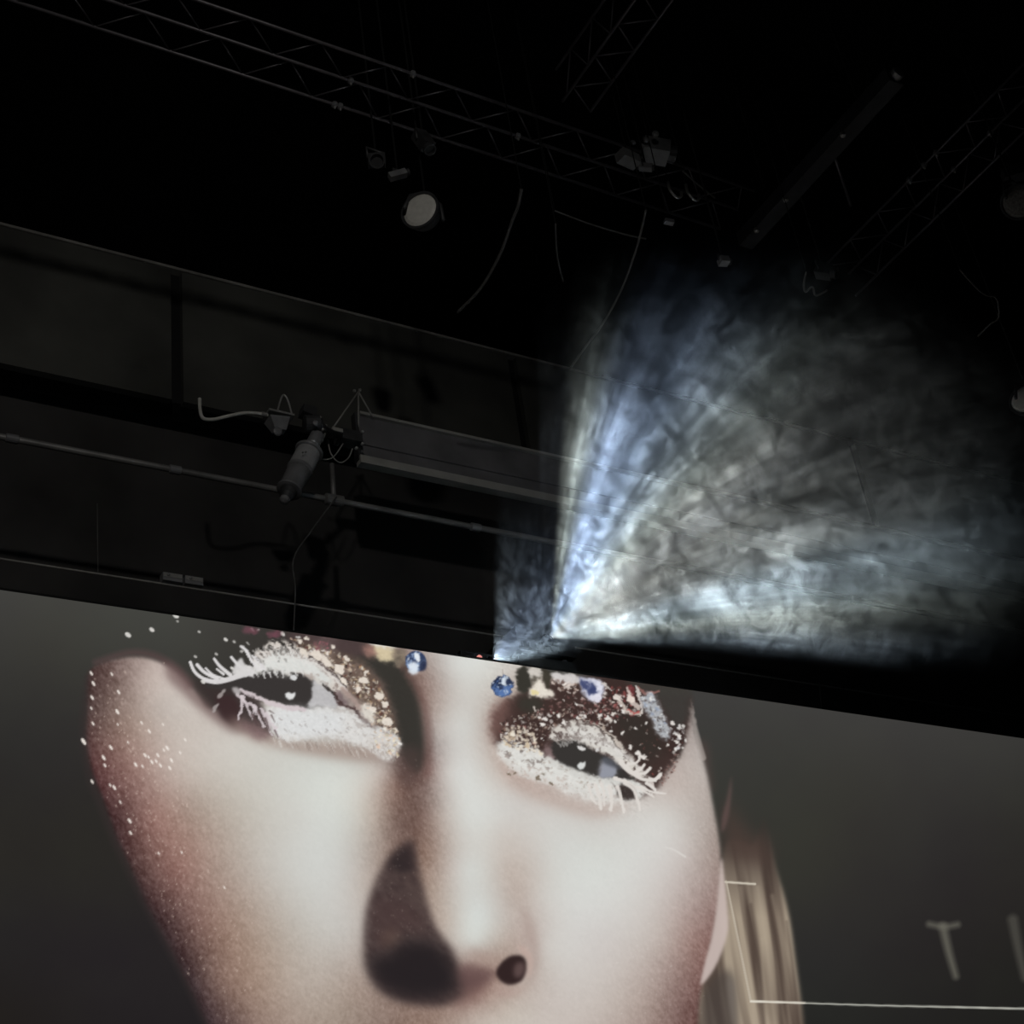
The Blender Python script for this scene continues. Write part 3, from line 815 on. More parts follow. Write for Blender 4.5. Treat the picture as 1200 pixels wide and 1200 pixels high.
    scatter([(586, 858), (610, 848), (624, 860), (636, 884), (612, 880), (590, 872)], 110, .8, 3.2, [(226, 212, 192), (234, 226, 210), (206, 188, 162)], (.5, 1), 40, 13)
    scatter([(640, 816), (700, 812), (728, 826), (716, 840), (660, 836), (620, 838)], 110, .6, 2.2, [(142, 108, 104), (120, 82, 80), (214, 204, 196), (160, 120, 116)], (.4, .9), 30, 14)
    scatter([(700, 806), (740, 806), (752, 832), (740, 842), (712, 846), (696, 828)], 120, .7, 2.8, [(210, 196, 188), (150, 84, 82), (120, 66, 64), (226, 218, 210)], (.45, .95), 45, 15)
    scatter([(728, 846), (760, 836), (790, 868), (800, 870), (782, 906), (760, 920), (736, 890)], 46, .6, 1.7, [(206, 194, 186), (150, 110, 104), (130, 70, 66)], (.4, .9), 30, 16)
    scatter([(786, 852), (804, 850), (802, 876), (790, 882)], 34, .8, 2.8, [(224, 221, 216), (206, 204, 204)], (.6, 1), 60, 17)
    scatter([(780, 900), (792, 884), (800, 876), (792, 900), (778, 920), (768, 926)], 60, .5, 1.4, [(196, 170, 160), (92, 64, 60), (150, 110, 102)], (.5, .9), 30, 18)
    for x, y, r in ((639, 842, 3), (636, 849, 3.2), (662, 847, 3.4), (685, 838, 2.4), (703, 838, 3), (713, 841.5, 3.2), (678, 841, 2.4), (656, 839, 2.4), (676, 826, 1.8), (757, 842 - 15, 2), (745, 854, 1.8), (730, 859.5, 1.6),
                    (747, 882, 3.2), (754, 886.5, 3.6), (739, 875, 2.6), (788, 847.5, 3), (795, 862, 3.6), (793, 869, 2.6), (783, 873, 1.8), (757, 847, 2), (720, 846, 1.8), (749, 838, 1.7), (727, 828, 2.2), (730, 834, 2.6), (773, 878, 2.4)):
        c.dot(x, y, r, r * .75, R(35), (230, 225, 219), .95)
    # red stone ring and silver band on the brow
    for pts, k, col in (([(722, 818), (729, 826), (735, 834), (744, 837), (752, 834)], 4, (206, 194, 184)), ([(737, 808), (739, 818), (748, 830)], 5, (198, 184, 176)), ([(745, 806), (750, 818), (753, 834)], 4, (212, 204, 198)),
                        ([(735, 832), (742, 836.5), (748, 834)], 3, (176, 92, 88)), ([(739, 806), (742, 812)], 4, (112, 56, 58)), ([(748, 806), (756, 812), (772, 810)], 3, (140, 100, 94))):
        c.stroke(pts, k, k * .8, col, .9)
    c.dot(739, 819, 5, 4, R(40), (226, 212, 202), .95)
    c.dot(724, 818, 4.5, 3.5, R(20), (226, 216, 208), .9)
    band = [(752, 814), (764, 812), (772, 826), (780, 842), (785, 860), (780, 868), (771, 860), (762, 840), (754, 828)]
    c.fill(band, (172, 174, 178), 1.6, .92, tex=.35 + .85 * holes)
    scatter(band, 90, .7, 2.4, [(206, 210, 214), (222, 222, 220), (120, 118, 120), (150, 160, 178), (84, 78, 76)], (.5, .95), 50, 19)
    # brow jewels
    gem(589, 803.5, 12.5, (44, 54, 80), (88, 116, 166), (206, 216, 226), 1)
    c.stroke([(590, 784), (590, 791)], .9, .9, (150, 140, 132), .8)
    c.fill([(606, 786), (612, 780), (620, 783), (624, 794), (622, 806), (614, 814), (607, 808), (604, 797)], (56, 54, 48), 1.2, 1)
    c.fill([(621, 782), (634, 784), (634, 793), (624, 795)], (206, 200, 192), 1, .9)
    c.fill([(624, 793), (634, 793), (630, 801), (624, 802)], (84, 78, 70), 1, .9)
    c.fill([(634, 785), (646, 787), (645, 800), (641, 808), (636, 796)], (60, 56, 48), 1, .95)
    c.fill([(622, 808), (632, 794), (640, 806), (650, 812), (648, 817), (632, 817), (621, 816)], (226, 218, 206), 1.4, 1)
    c.dot(627, 812, 4.2, 3.4, 0, (222, 208, 156), .9, 1.5)
    c.fill([(646, 788), (676, 792), (677, 800), (664, 802), (652, 798)], (214, 209, 207), 1.2, .95)
    scatter([(646, 796), (678, 800), (676, 814), (652, 808)], 50, .8, 2.6, [(208, 192, 182), (140, 116, 106), (226, 216, 208), (84, 62, 56)], (.6, 1), 20, 20)
    c.fill([(678, 794), (692, 796), (706, 800), (707, 812), (700, 822), (690, 820), (682, 810)], (196, 198, 214), 1.4, 1)
    for pts in ([(679, 796), (688, 800), (690, 808), (682, 806)], [(690, 802), (699, 798), (698, 808), (692, 812)], [(686, 810), (694, 806), (700, 812), (692, 815)]):
        c.fill(pts, (58, 66, 104), .9, .9)
    c.fill([(693, 796), (706, 800), (705, 810), (698, 806)], (228, 228, 238), 1, .8)
    c.fill([(692, 814), (704, 812), (702, 822), (694, 822)], (226, 224, 234), 1, .9)
    c.stroke([(708, 802), (717, 810)], 3, 1.5, (214, 206, 200), .9)
    # lower and outer lashes
    outer_lashes()
    c.dot(764, 919, 4, 3, R(40), (216, 206, 200), .9)
    for x, y, rx in ((597, 907, 2.6), (604, 865 + 42, 1.6), (630, 912, 3), (637, 908, 2.2), (645, 918, 2.6)):
        c.dot(x, y, rx, rx * .7, R(40), (96, 82, 66), .75)
    for q in range(120):
        x = rnd.uniform(596, 745)
        y = 880 + (x - 596) * .26 + rnd.uniform(0, 32)
        c.dot(x, y, rnd.uniform(.5, 1.8), rnd.uniform(.5, 1), R(40), rnd.choice([(168, 158, 148), (188, 180, 170), (226, 224, 220), (150, 132, 120)]), .6)
    roughen(c)
    g0 = random.Random(77)
    c.fill([(708, 888), (716, 893), (723, 902), (719, 911), (702, 911), (707, 900)], (146, 149, 160), 1.0, .95, False)
    c.fill([(707, 886), (720, 892), (730, 902), (716, 898), (706, 893)], (64, 66, 72), 1.6, .75)
    outer_lashes()
    for pts, k in (([(303, 834), (310, 846)], 3.5), ([(311, 842), (316, 856)], 2.8), ([(318, 838), (322, 846)], 2.0), ([(322, 856), (326, 864)], 2.2), ([(296, 838), (302, 850)], 4), ([(316, 833), (321, 836)], 1.8)):
        c.stroke(pts, k, k * .5, (86, 70, 70), .75, 1.2)
    for q in range(16):
        x = 326 + q * 8.2 + g0.uniform(-2, 2)
        y = 833 + g0.uniform(0, 26)
        c.stroke([(x, y), (x + 3, y + 2.5)], 1.6, .8, (166, 160, 158), .7)
    for q in range(9):
        x = 300 + q * 8
        c.stroke([(x - 8, 762 + abs(q - 3)), (x, 774 + abs(q - 3)), (x + 6, 786 + abs(q - 4) * .8)], 1.4, 2.6, (222, 220, 216), .5)
    # ---------------- freckles of glitter on the cheek
    for x, y, r in ((107, 789, 2.6), (109.5, 801, 3), (108, 817.5, 2.8), (107, 830, 2), (98, 869, 4), (109, 848, 2.4), (131, 790, 2.2), (139, 811, 2.6), (137.5, 834, 3.2), (130, 876, 3), (121.5, 888, 3.2), (123, 897, 2.4), (108, 916, 2.6),
                    (159, 896, 2.8), (170, 885, 2.6), (185, 885, 2.4), (196, 876.5, 2.8), (201, 891, 2.6), (192, 879, 2), (178, 893, 2.6), (183, 892, 2.2), (199, 900, 2.4), (166, 847, 2), (191, 849, 1.6), (217, 867, 2), (175, 857, 2.4), (134, 923, 3), (152, 962, 3), (153, 976, 2.4),
                    (129, 920, 2), (167, 898, 2), (141, 940, 2), (186, 1000, 1.8), (213, 999, 1.8), (263, 1040, 1.8), (138, 849, 1.6), (150, 870, 1.6), (211, 882, 1.8), (174, 887, 2), (188, 897, 2.4)):
        c.dot(x, y, r * 1.15, r * .46, R(57), (240, 232, 224), .92)
    g = random.Random(9)
    for q in range(420):
        t = g.random()
        x, y = 112 + 150 * t + g.gauss(0, 26), 800 + 330 * t + g.gauss(0, 40)
        if inside(face, x - 4, y):
            c.dot(x, y, g.uniform(.7, 1.8), g.uniform(.4, .8), R(57), (214, 194, 182), g.uniform(.2, .62))
    for q in range(260):
        x, y = g.uniform(430, 535), g.uniform(890, 1100)
        c.dot(x, y, g.uniform(.6, 1.5), g.uniform(.4, .7), R(57), (214, 198, 184), g.uniform(.06, .22))
    for q in range(200):
        x, y = g.uniform(640, 830), g.uniform(960, 1190)
        c.dot(x, y, g.uniform(.5, 1.2), g.uniform(.5, .8), 0, (226, 222, 216), g.uniform(.08, .3))
    # ---------------- thin white frame and pale capitals
    c.stroke([(850, 1033.5), (885, 1036)], 2.2, 2.2, (214, 206, 190), .95)
    c.stroke([(851, 1033), (880, 1174)], 1.8, 1.8, (196, 186, 170), .8)
    c.stroke([(880, 1173.5), (944, 1175.5)], 2.4, 2.2, (226, 220, 206), .95)
    c.stroke([(944, 1175.5), (1060, 1179), (1350, 1185)], 1.6, 2.4, (186, 186, 176), .9)
    c.stroke([(1089, 1083), (1106, 1086), (1122, 1083.5)], 6, 6, (104, 102, 92), .75, 7)
    c.stroke([(1105, 1086), (1112, 1116), (1120, 1144)], 10, 7, (104, 102, 92), .75, 7)
    c.stroke([(1187, 1078), (1193, 1110), (1201, 1146)], 12, 8, (76, 74, 68), .75, 7)
    return c


def emissive_picture():
    c = paint_picture()
    im = np.clip(c.img, 0, 255) / 255
    im = np.where(im <= .04045, im / 12.92, ((im + .055) / 1.055) ** 2.4)
    step = 1.3
    cols = [atY(x, 950, SY).x for x in np.arange(-24, 1232, step)]
    xl, xr = cols[0], cols[-1]
    cols = list(np.arange(-1.5, xl, .06)) + cols + list(np.arange(xr + .06, 13.0, .08))
    zt, zb = STOP, atY(600, 1222, SY).z
    nrow = int((1222 - 770) / step)
    rows = list(np.linspace(zt, zb, nrow)) + list(np.arange(zb - .05, 1.0, -.06))
    gx, gz = np.meshgrid(np.array(cols), np.array(rows))
    P = np.stack([gx.ravel(), np.full(gx.size, SY), gz.ravel() - CAM_H], 1)
    q = P @ ROT
    px, py = 600 + FPX * q[:, 0] / q[:, 2], 600 + FPX * q[:, 1] / q[:, 2]
    u = np.clip((px - c.x0) * c.S - .5, 0, c.w - 1.001)
    v = np.clip((py - c.y0) * c.S - .5, 0, c.h - 1.001)
    iu, iv = u.astype(int), v.astype(int)
    fu, fv = (u - iu)[:, None], (v - iv)[:, None]
    col = (im[iv, iu] * (1 - fu) + im[iv, iu + 1] * fu) * (1 - fv) + (im[iv + 1, iu] * (1 - fu) + im[iv + 1, iu + 1] * fu) * fv
    nr, nc = gx.shape
    me = bpy.data.meshes.new('projected_picture')
    P[:, 2] += CAM_H
    idx = np.arange(nr * nc).reshape(nr, nc)
    quads = np.stack([idx[1:, :-1], idx[1:, 1:], idx[:-1, 1:], idx[:-1, :-1]], -1).reshape(-1, 4)
    me.vertices.add(nr * nc)
    me.vertices.foreach_set('co', P.astype(np.float32).ravel())
    me.loops.add(quads.size)
    me.loops.foreach_set('vertex_index', quads.astype(np.int32).ravel())
    me.polygons.add(len(quads))
    me.polygons.foreach_set('loop_start', np.arange(0, quads.size, 4, dtype=np.int32))
    me.update(calc_edges=True)
    at = me.color_attributes.new('picture', 'FLOAT_COLOR', 'POINT')
    at.data.foreach_set('color', np.concatenate([col, np.ones((len(col), 1))], 1).astype(np.float32).ravel())
    ma = bpy.data.materials.new('glowing picture')
    ma.use_nodes = True
    nt = ma.node_tree
    nt.nodes.clear()
    out = nd(nt, 'ShaderNodeOutputMaterial')
    em = nd(nt, 'ShaderNodeEmission')
    an = nd(nt, 'ShaderNodeAttribute', attribute_name='picture')
    nt.links.new(an.outputs['Color'], em.inputs['Color'])
    nt.links.new(em.outputs[0], out.inputs['Surface'])
    me.materials.append(ma)
    o = bpy.data.objects.new('projected_picture', me)
    COL.objects.link(o)
    return o, cols[0], cols[-1], rows[-1]


scr = thing('projection_screen', (6, SY, 0), 'huge glowing screen with close-up face in glitter eye makeup', 'screen')
pic, sx0, sx1, sz0 = emissive_picture()
pic.parent = scr
pic.matrix_parent_inverse = Matrix.Translation(-scr.location)
box('back_panel', (sx0 - .04, SY + .02, sz0 - .04), (sx1 + .04, SY + .07, STOP + .012), M['frame'], scr)
for lo, hi in (((sx0 - .04, SY - .01, STOP), (sx1 + .04, SY + .02, STOP + .012)), ((sx0 - .04, SY - .01, sz0 - .04), (sx1 + .04, SY + .02, sz0)),
               ((sx0 - .04, SY - .01, sz0), (sx0, SY + .02, STOP)), ((sx1, SY - .01, sz0), (sx1 + .04, SY + .02, STOP))):
    box('frame_bar', lo, hi, M['frame'], scr)
for x in (sx0 + .3, 4.0, 8.0, sx1 - .3):
    box('support_post', (x - .05, SY + .07, 0), (x + .05, SY + .17, STOP - .1), M['darkmetal'], scr)


# ------------------------------------------------------------------ projectors behind the top of the screen
def projector(loc, w, h, l, label, led):
    p = thing('projector', (loc.x, loc.y + l / 2, loc.z - h / 2), label, 'projector')
    bd = box('body', (loc.x - w / 2, loc.y, loc.z - h / 2), (loc.x + w / 2, loc.y + l, loc.z + h / 2), M['body'], p)
    lathe('lens', (loc.x, loc.y, loc.z), (0, -1, 0), [(-.01, .05), (.03, .05), (.035, .044), (.02, .04), (.018, .0)], M['glass'], p, 20)
    for k in range(6):
        box('vent_slat', (loc.x - w / 2 + .03 + k * w / 8, loc.y - .006, loc.z - h / 2 + .03), (loc.x - w / 2 + .045 + k * w / 8, loc.y + .004, loc.z - h / 2 + h * .35), M['darkmetal'], bd)
    for sx in (-1, 1):
        box('foot', (loc.x + sx * w * .35 - .02, loc.y + .05, loc.z - h / 2 - .03), (loc.x + sx * w * .35 + .02, loc.y + .1, loc.z - h / 2), M['darkmetal'], p)
    if led:
        lm = bpy.data.materials.new('red status light')
        lm.use_nodes = True
        nt = lm.node_tree
        nt.nodes.clear()
        out = nd(nt, 'ShaderNodeOutputMaterial')
        em = nd(nt, 'ShaderNodeEmission')
        em.inputs['Color'].default_value = (1.0, .35, .3, 1)
        em.inputs['Strength'].default_value = .8
        nt.links.new(em.outputs[0], out.inputs['Surface'])
        q = lathe('status_light', led, (0, -1, 0), [(-.012, .02), (.004, .02), (.012, .012), (.014, .0)], lm, p, 12)
        q['label'] = 'small red status light'
    return p


projector(PROJ_BLUE, .46, .17, .5, 'low black projector with red status light behind screen top edge', atY(562, 770.5, 8.33))
projector(PROJ_WARM, .5, .2, .6, 'raised black projector throwing the bright fan of light', None)
# shelf carrying both
shelf = thing('projector_shelf', (PROJ_WARM.x, 8.6, PROJ_BLUE.z), 'black steel shelf bracket carrying the projectors behind the screen', 'shelf')
zs = PROJ_BLUE.z - .085 - .03
box('board', (PROJ_BLUE.x - .4, 8.3, zs - .03), (PROJ_WARM.x + .6, 9.0, zs), M['body'], shelf)
zw = PROJ_WARM.z - .1 - .03
box('riser', (PROJ_WARM.x - .25, 8.36, zs), (PROJ_WARM.x + .25, 8.9, zw), M['body'], shelf)
for x in (PROJ_BLUE.x - .3, PROJ_WARM.x + .5):
    box('wall_arm', (x - .03, 8.9, zs - .09), (x + .03, BY + .46, zs - .03), M['body'], shelf)

# ------------------------------------------------------------------ rails and pipe above the screen
RY = 8.9
za = (atY(0, 649, RY).z + atY(500, 737, RY).z) / 2
rail = tube('wire_rail', [(-6, RY, za), (16, RY, za)], .0075, M['cable'])
tag(rail, 'thin taut wire rail running along above the screen', 'rail')
for px0, px1 in ((190, 213), (216, 237)):
    a, b = atY(px0, 677, RY - .03), atY(px1, 680, RY - .03)
    t = thing('rail_clamp', ((a.x + b.x) / 2, RY - .03, za), 'small grey box clamped on the thin wire rail, ' + ('farther from the kinked cable' if px0 == 190 else 'nearer the kinked cable'), 'clamp', 'paired boxes on the wire rail')
    box('casing', (a.x, RY - .05, za + .004), (b.x, RY + .02, za + .068), M['housing'], t)
    box('lid', (a.x + .006, RY - .056, za + .03), (b.x - .006, RY - .05, za + .062), M['steel'], t)
    lathe('screw', (a.x + .035, RY - .056, za + .046), (0, -1, 0), [(0, .012), (.008, .012), (.011, .006)], M['white'], t, 10)
wire = tube('drop_wire', [atY(114, 590, RY), Vector((atY(115, 666, RY).x, RY, za))], .004, M['darkcable'], None, 6)
tag(wire, 'fine vertical wire dropping to the wire rail', 'wire')

PY = 8.75
zp = (atY(0, 513, PY).z + atY(600, 625, PY).z) / 2
pp = thing('batten_pipe', (4, PY, zp), 'long dark steel batten pipe hanging level above the screen', 'pipe')
tube('tube', [(-7, PY, zp), (17, PY, zp)], .024, M['pipe'], pp, 12)
for px, py in ((14, 513), (205, 551), (557, 617), (1000, 700)):
    x = atY(px, py, PY).x
    lathe('coupling', (x - .045, PY, zp), (1, 0, 0), [(0, .025), (.004, .033), (.086, .033), (.09, .025)], M['housing'], pp, 14)
xh = atY(391, 583, PY).x
tee = lathe('hanger_clamp', (xh - .08, PY, zp), (1, 0, 0), [(0, .026), (.01, .045), (.15, .045), (.16, .026)], M['pipe'], pp, 14)
tube('hanger_rod', [Vector((xh, PY, zp)), atY(389, 544, PY + .02)], .02, M['pipe'], pp, 8)
cab = tube('suspension_cable', catmull([Vector((xh, PY - .05, zp)), atY(365, 622, 8.5), atY(344, 655, 8.3), atY(346, 690, 8.15), atY(344, 742, 8.03)], 5), .0055, M['darkcable'], None, 6)
tag(cab, 'kinked thin cable from the pipe down to the screen top', 'cable')
rc = tube('suspension_cable', [atY(960, 800, 8.4), atY(963, 836, 8.03)], .005, M['darkcable'], None, 6)
tag(rc, 'short thin cable reaching the screen top beneath the hazy beam', 'cable')

# ------------------------------------------------------------------ steel channel with slings
CY = 9.0
zt_, zb_ = atY(440, 490, CY).z, atY(440, 547, CY).z
xl_ = atY(420, 515, CY).x
ch = thing('channel_beam', (xl_, CY, zb_), 'grey steel channel beam with a pale bottom flange', 'beam')
box('web', (xl_, CY, zb_), (17, CY + .03, zt_), M['channel'], ch)
box('top_flange', (xl_ + .02, CY - .035, zt_ - .015), (17, CY + .03, zt_ + .012), M['flange'], ch)
box('bottom_flange', (xl_ - .02, CY - .05, zb_ - .02), (17, CY + .03, zb_ + .055), M['flange'], ch)
box('stiffener_rib', (xl_ + .02, CY - .018, zb_ + .19), (17, CY, zb_ + .215), M['channel'], ch)
box('end_plate', (xl_ - .03, CY - .03, zb_ + .02), (xl_, CY + .04, zt_ - .01), M['darkmetal'], ch)
ap = atY(420, 459, CY - .05)
sl = thing('lifting_sling', ap, 'wire sling forming a peak over the channel beam end', 'sling')
for e in (atY(390, 502, CY - .1), atY(437, 489, CY - .04), atY(420, 505, CY - .02)):
    tube('wire', [ap, e], .008, M['cable'], sl, 6)
for e in (atY(415, 458.5, CY - .06), atY(421.5, 457.5, CY - .06)):
    lathe('shackle', e, (0, -1, 0), [(-.01, .008), (0, .014), (.01, .014), (.02, .006)], M['steel'], sl, 10)
cl = thing('beam_clamp', atY(408, 512, CY - .08), 'dark clamp block on the end of the channel beam', 'clamp')
obox('block', atY(408, 514, CY - .05), (1, 0, 0), .2, .12, .1, M['darkmetal'], cl)
obox('plate', atY(395, 504.5, CY - .12), (1, 0, -.02), .09, .03, .035, M['flange'], cl)
for px, py in ((424, 507), (424, 521), (417, 526), (381, 500)):
    lathe('bolt', atY(px, py, CY - .12), (0, -1, 0), [(0, .012), (.02, .012), (.024, .006)], M['steel'], cl, 8)
tube('loop_cable', catmull([atY(365, 530, CY - .3), atY(376, 538, CY - .25), atY(390, 536, CY - .2), atY(402, 520, CY - .12)], 6), .006, M['cable'], cl, 6)
tube('loop_cable', catmull([atY(384, 515, CY - .15), atY(388, 532, CY - .2), atY(398, 542, CY - .2), atY(408, 537, CY - .15), atY(413, 526, CY - .1)], 6), .006, M['cable'], cl, 6)
tube('lever', [atY(381, 508, CY - .2), atY(377, 518, CY - .2)], .009, M['steel'], cl, 6)

# ------------------------------------------------------------------ hanging spotlight
LY = 8.45
top, mid, bot = atY(372, 510, LY), atY(355, 542, LY), atY(331, 590, LY)
ax = (bot - top).normalized()
K = (bot - top).length / .475          # parts are given for a lamp 0.475 m long


def turned(name, at, prof, mat, n=28):
    return lathe(name, top + ax * at * K, ax, [(p_ * K, r_ * 1.06) for p_, r_ in prof], mat, lamp, n)


lamp = thing('hanging_spotlight', top, 'cylindrical metal spotlight pointing down from the beam end', 'spotlight')
turned('neck', 0, [(0, .035), (.0, .05), (.07, .05), (.08, .042), (.105, .042)], M['housing'], 20)
turned('collar', .10, [(0, .03), (.005, .092), (.016, .104), (.026, .1), (.028, .03)], M['housing'])
turned('barrel', .125, [(0, .084), (.015, .088), (.11, .088)], M['barrel'])
turned('band', .235, [(0, .088), (.004, .093), (.014, .093), (.018, .086)], M['housing'])
turned('lower_barrel', .25, [(0, .086), (.13, .079)], M['barrel_dark'])
turned('rim', .375, [(0, .079), (.004, .09), (.014, .09), (.018, .07)], M['housing'])
turned('nose', .39, [(0, .06), (.03, .055), (.05, .035), (.052, 0)], M['darkmetal'], 20)
turned('lens_cap', .43, [(0, .034), (.03, .034), (.04, .012)], M['housing'], 14)
for px, py in ((354.5, 530.5), (358, 530)):
    lathe('screw', atY(px, py, LY - .12), (0, -1, -.2), [(0, .007), (.012, .007), (.016, .003)], M['white'], lamp, 8)
yk = top - ax * .09
lathe('swivel', atY(366, 497, LY), (1, -.2, .1), [(-.07, .035), (-.06, .07), (.05, .072), (.06, .05), (.075, .045), (.08, .0)], M['darkmetal'], lamp, 20)
obox('yoke_block', atY(361, 484, LY), (1, 0, -.2), .11, .1, .08, M['darkmetal'], lamp)
tube('yoke_arm', [atY(380, 499, LY), atY(372, 512, LY), top], .02, M['darkmetal'], lamp, 8)
lathe('knob', atY(369, 497, LY - .09), (0, -1, -.1), [(0, .02), (.02, .024), (.03, .012)], M['housing'], lamp, 12)
tube('mounting_arm', [atY(366, 495, LY), atY(400, 512, CY - .08)], .022, M['darkmetal'], lamp, 8)
for px, py in ((378, 504), (375, 490)):
    lathe('bolt', atY(px, py, LY - .06), (0, -1, 0), [(0, .01), (.015, .01), (.018, .004)], M['steel'], lamp, 8)

jb = thing('junction_box', atY(327, 500, LY), 'tapered grey junction box with wire handle beside the spotlight', 'box')
obox('casing', atY(326, 499, LY), (.12, 0, -1), .105, .16, .12, M['housing'], jb, (0, 1, 0), .55)
obox('lid', atY(326.5, 488.5, LY), (1, 0, -.02), .2, .13, .018, M['steel'], jb)
lathe('gland', atY(325, 506, LY - .06), (0, -1, -.3), [(0, .034), (.012, .034), (.02, .022)], M['housing'], jb, 14)
tube('handle', catmull([atY(324, 487, LY), atY(329, 468, LY), atY(333, 463, LY), atY(338, 471, LY), atY(343, 490, LY)], 6), .008, M['steel'], jb, 6)
cd = tube('flexible_conduit', catmull([atY(234, 467, LY + .1), atY(234.5, 480, LY + .1), atY(238, 490, LY + .08), atY(250, 491.5, LY + .05), atY(268, 487.5, LY), atY(287, 484, LY), atY(306, 485, LY), atY(314, 487, LY)], 6), .0135, M['conduit'], None, 10)
tag(cd, 'pale curved conduit ending at the tapered junction box', 'conduit')
lathe('end_fitting', atY(306, 485, LY), (1, 0, 0), [(0, .015), (0, .019), (.04, .019), (.04, .012)], M['steel'], cd, 10)

# ------------------------------------------------------------------ lighting trusses under the ceiling
def truss(label, axis, lines, z0, ends, nbay, rad, r2, pattern):
    """lines: (pixel x, pixel y, height above eye) of each chord; axis 'x' or 'y'; ends in hall metres"""
    pts = [atZ(px, py, z) for px, py, z in lines]
    k = 0 if axis == 'x' else 1
    root = Vector(pts[0])
    root[k] = (ends[0] + ends[1]) / 2
    t = thing('lighting_truss', root, label, 'truss')
    ch_ = []
    for p in pts:
        a, b = Vector(p), Vector(p)
        a[k], b[k] = ends
        ch_.append((a, b))
        tube('chord', [a, b], rad, M['truss'], t, 10)
    for i, j, ph in pattern:
        for q in range(nbay):
            u0, u1 = (q + ph) / nbay, (q + .5 + ph) / nbay
            A, B = ch_[i][0].lerp(ch_[i][1], u0), ch_[j][0].lerp(ch_[j][1], min(u1, 1))
            tube('brace', [A, B], r2, M['truss'], t, 6)
            if q < nbay - 1 or True:
                C = ch_[i][0].lerp(ch_[i][1], min((q + 1 + ph) / nbay, 1))
                tube('brace', [B, C], r2, M['truss'], t, 6)
    return t, ch_


ZT = 8.6
xl0 = atZ(-60, 0, ZT).x
t1, c1 = truss('long aluminium truss crossing parallel above the bulkhead edge', 'x', [(400, 125, ZT), (400, 91, ZT), (400, 58, ZT + .0)], ZT,
               (atZ(-80, -30, ZT).x, atZ(850, 262, ZT).x), 12, .0125, .006, [(0, 1, 0.), (1, 2, .25)])
yy = atZ(672, 150, ZT).y
t2, c2 = truss('aluminium truss running towards the hall from above the lamp cluster', 'y', [(740, 65, ZT), (704, 56, ZT), (672, 52, ZT + .35)], ZT,
               (atZ(690, 130, ZT).y, atZ(900, -140, ZT).y), 7, .011, .006, [(0, 1, 0.), (1, 2, .2)])
t3, c3 = truss('aluminium truss reaching out over the hazy light beam', 'y', [(1085, 191, ZT), (1113, 203, ZT), (1110, 242, ZT - .25)], ZT,
               (atZ(985, 318, ZT).y, atZ(1260, 30, ZT).y), 8, .011, .006, [(0, 1, 0.), (1, 2, .3)])

# box girder with a strut
gd = thing('box_girder', atZ(960, 188, ZT - .4), 'faint dark box girder between the two outgoing trusses', 'girder')
a, b = atZ(872, 283, ZT - .4), atZ(1056, 93, ZT - .4)
b.x = a.x
obox('beam', (a + b) / 2, b - a, (b - a).length, .13, .13, M['darkmetal'], gd)
tube('strut', [atZ(978, 183, ZT - .4), atZ(997, 241, ZT - .4)], .012, M['truss'], gd, 8)
for px, py in ((987, 156), (920, 232), (886, 268)):
    lathe('bolt', atZ(px, py, ZT - .52), (0, 0, -1), [(0, .02), (.03, .02), (.035, .01)], M['steel'], gd, 8)
for q in (.2, .8):
    h_ = a.lerp(b, q)
    tube('hanger_rod', [h_, Vector((h_.x, h_.y, ZC))], .008, M['rod'], gd, 6)
lathe('end_knob', b, (0, -1, 0), [(0, .05), (.05, .05), (.06, .02)], M['housing'], gd, 12)


# ------------------------------------------------------------------ round floodlights
def flood(px, py, z, r, face, label, lens='lens'):
    p = atZ(px, py, z)
    n_ = Vector(-ray(px, py)).normalized()
    d = (n_ + Vector(ROT[:, 0]) * face[0] - Vector(ROT[:, 1]) * face[1]).normalized()
    t = thing('round_floodlight', p, label, 'floodlight')
    lathe('housing', p - d * (r * 1.1), d, [(0, r * .5), (r * .3, r * .9), (r * .95, r * 1.12), (r * 1.14, r * 1.14), (r * 1.14, r * 1.0), (r * 1.05, r * .98)], M['darkmetal'], t, 28)
    lathe('lens', p - d * (r * .06), d, [(0, r * .98), (r * .02, r * .98), (r * .10, r * .8), (r * .15, r * .45), (r * .17, 0)], M[lens], t, 28)
    back = p - d * r * 1.0
    for s in (-1, 1):
        e = Vector((1, 0, 0)) * s * r * 1.2
        tube('bracket_arm', [p - d * r * .5 + e, back + e * .8 + Vector((0, 0, r * 1.4)), back + Vector((0, 0, r * 2.0))], .014, M['darkmetal'], t, 6)
    tube('hanger', [back + Vector((0, 0, r * 2.0)), Vector((back.x, back.y, ZC))], .008, M['rod'], t, 6)
    return t


flood(492, 246, 7.6, .128, (-.5, .55), 'round floodlight with plain grey lens hanging below the long truss')
flood(1194, 237, 7.6, .12, (-.12, .1), 'round floodlight with mottled lens beside the outgoing truss', 'mottled')
flood(1202, 467, 6.4, .12, (-.75, .75), 'small pale lamp lens at the far edge of the haze')


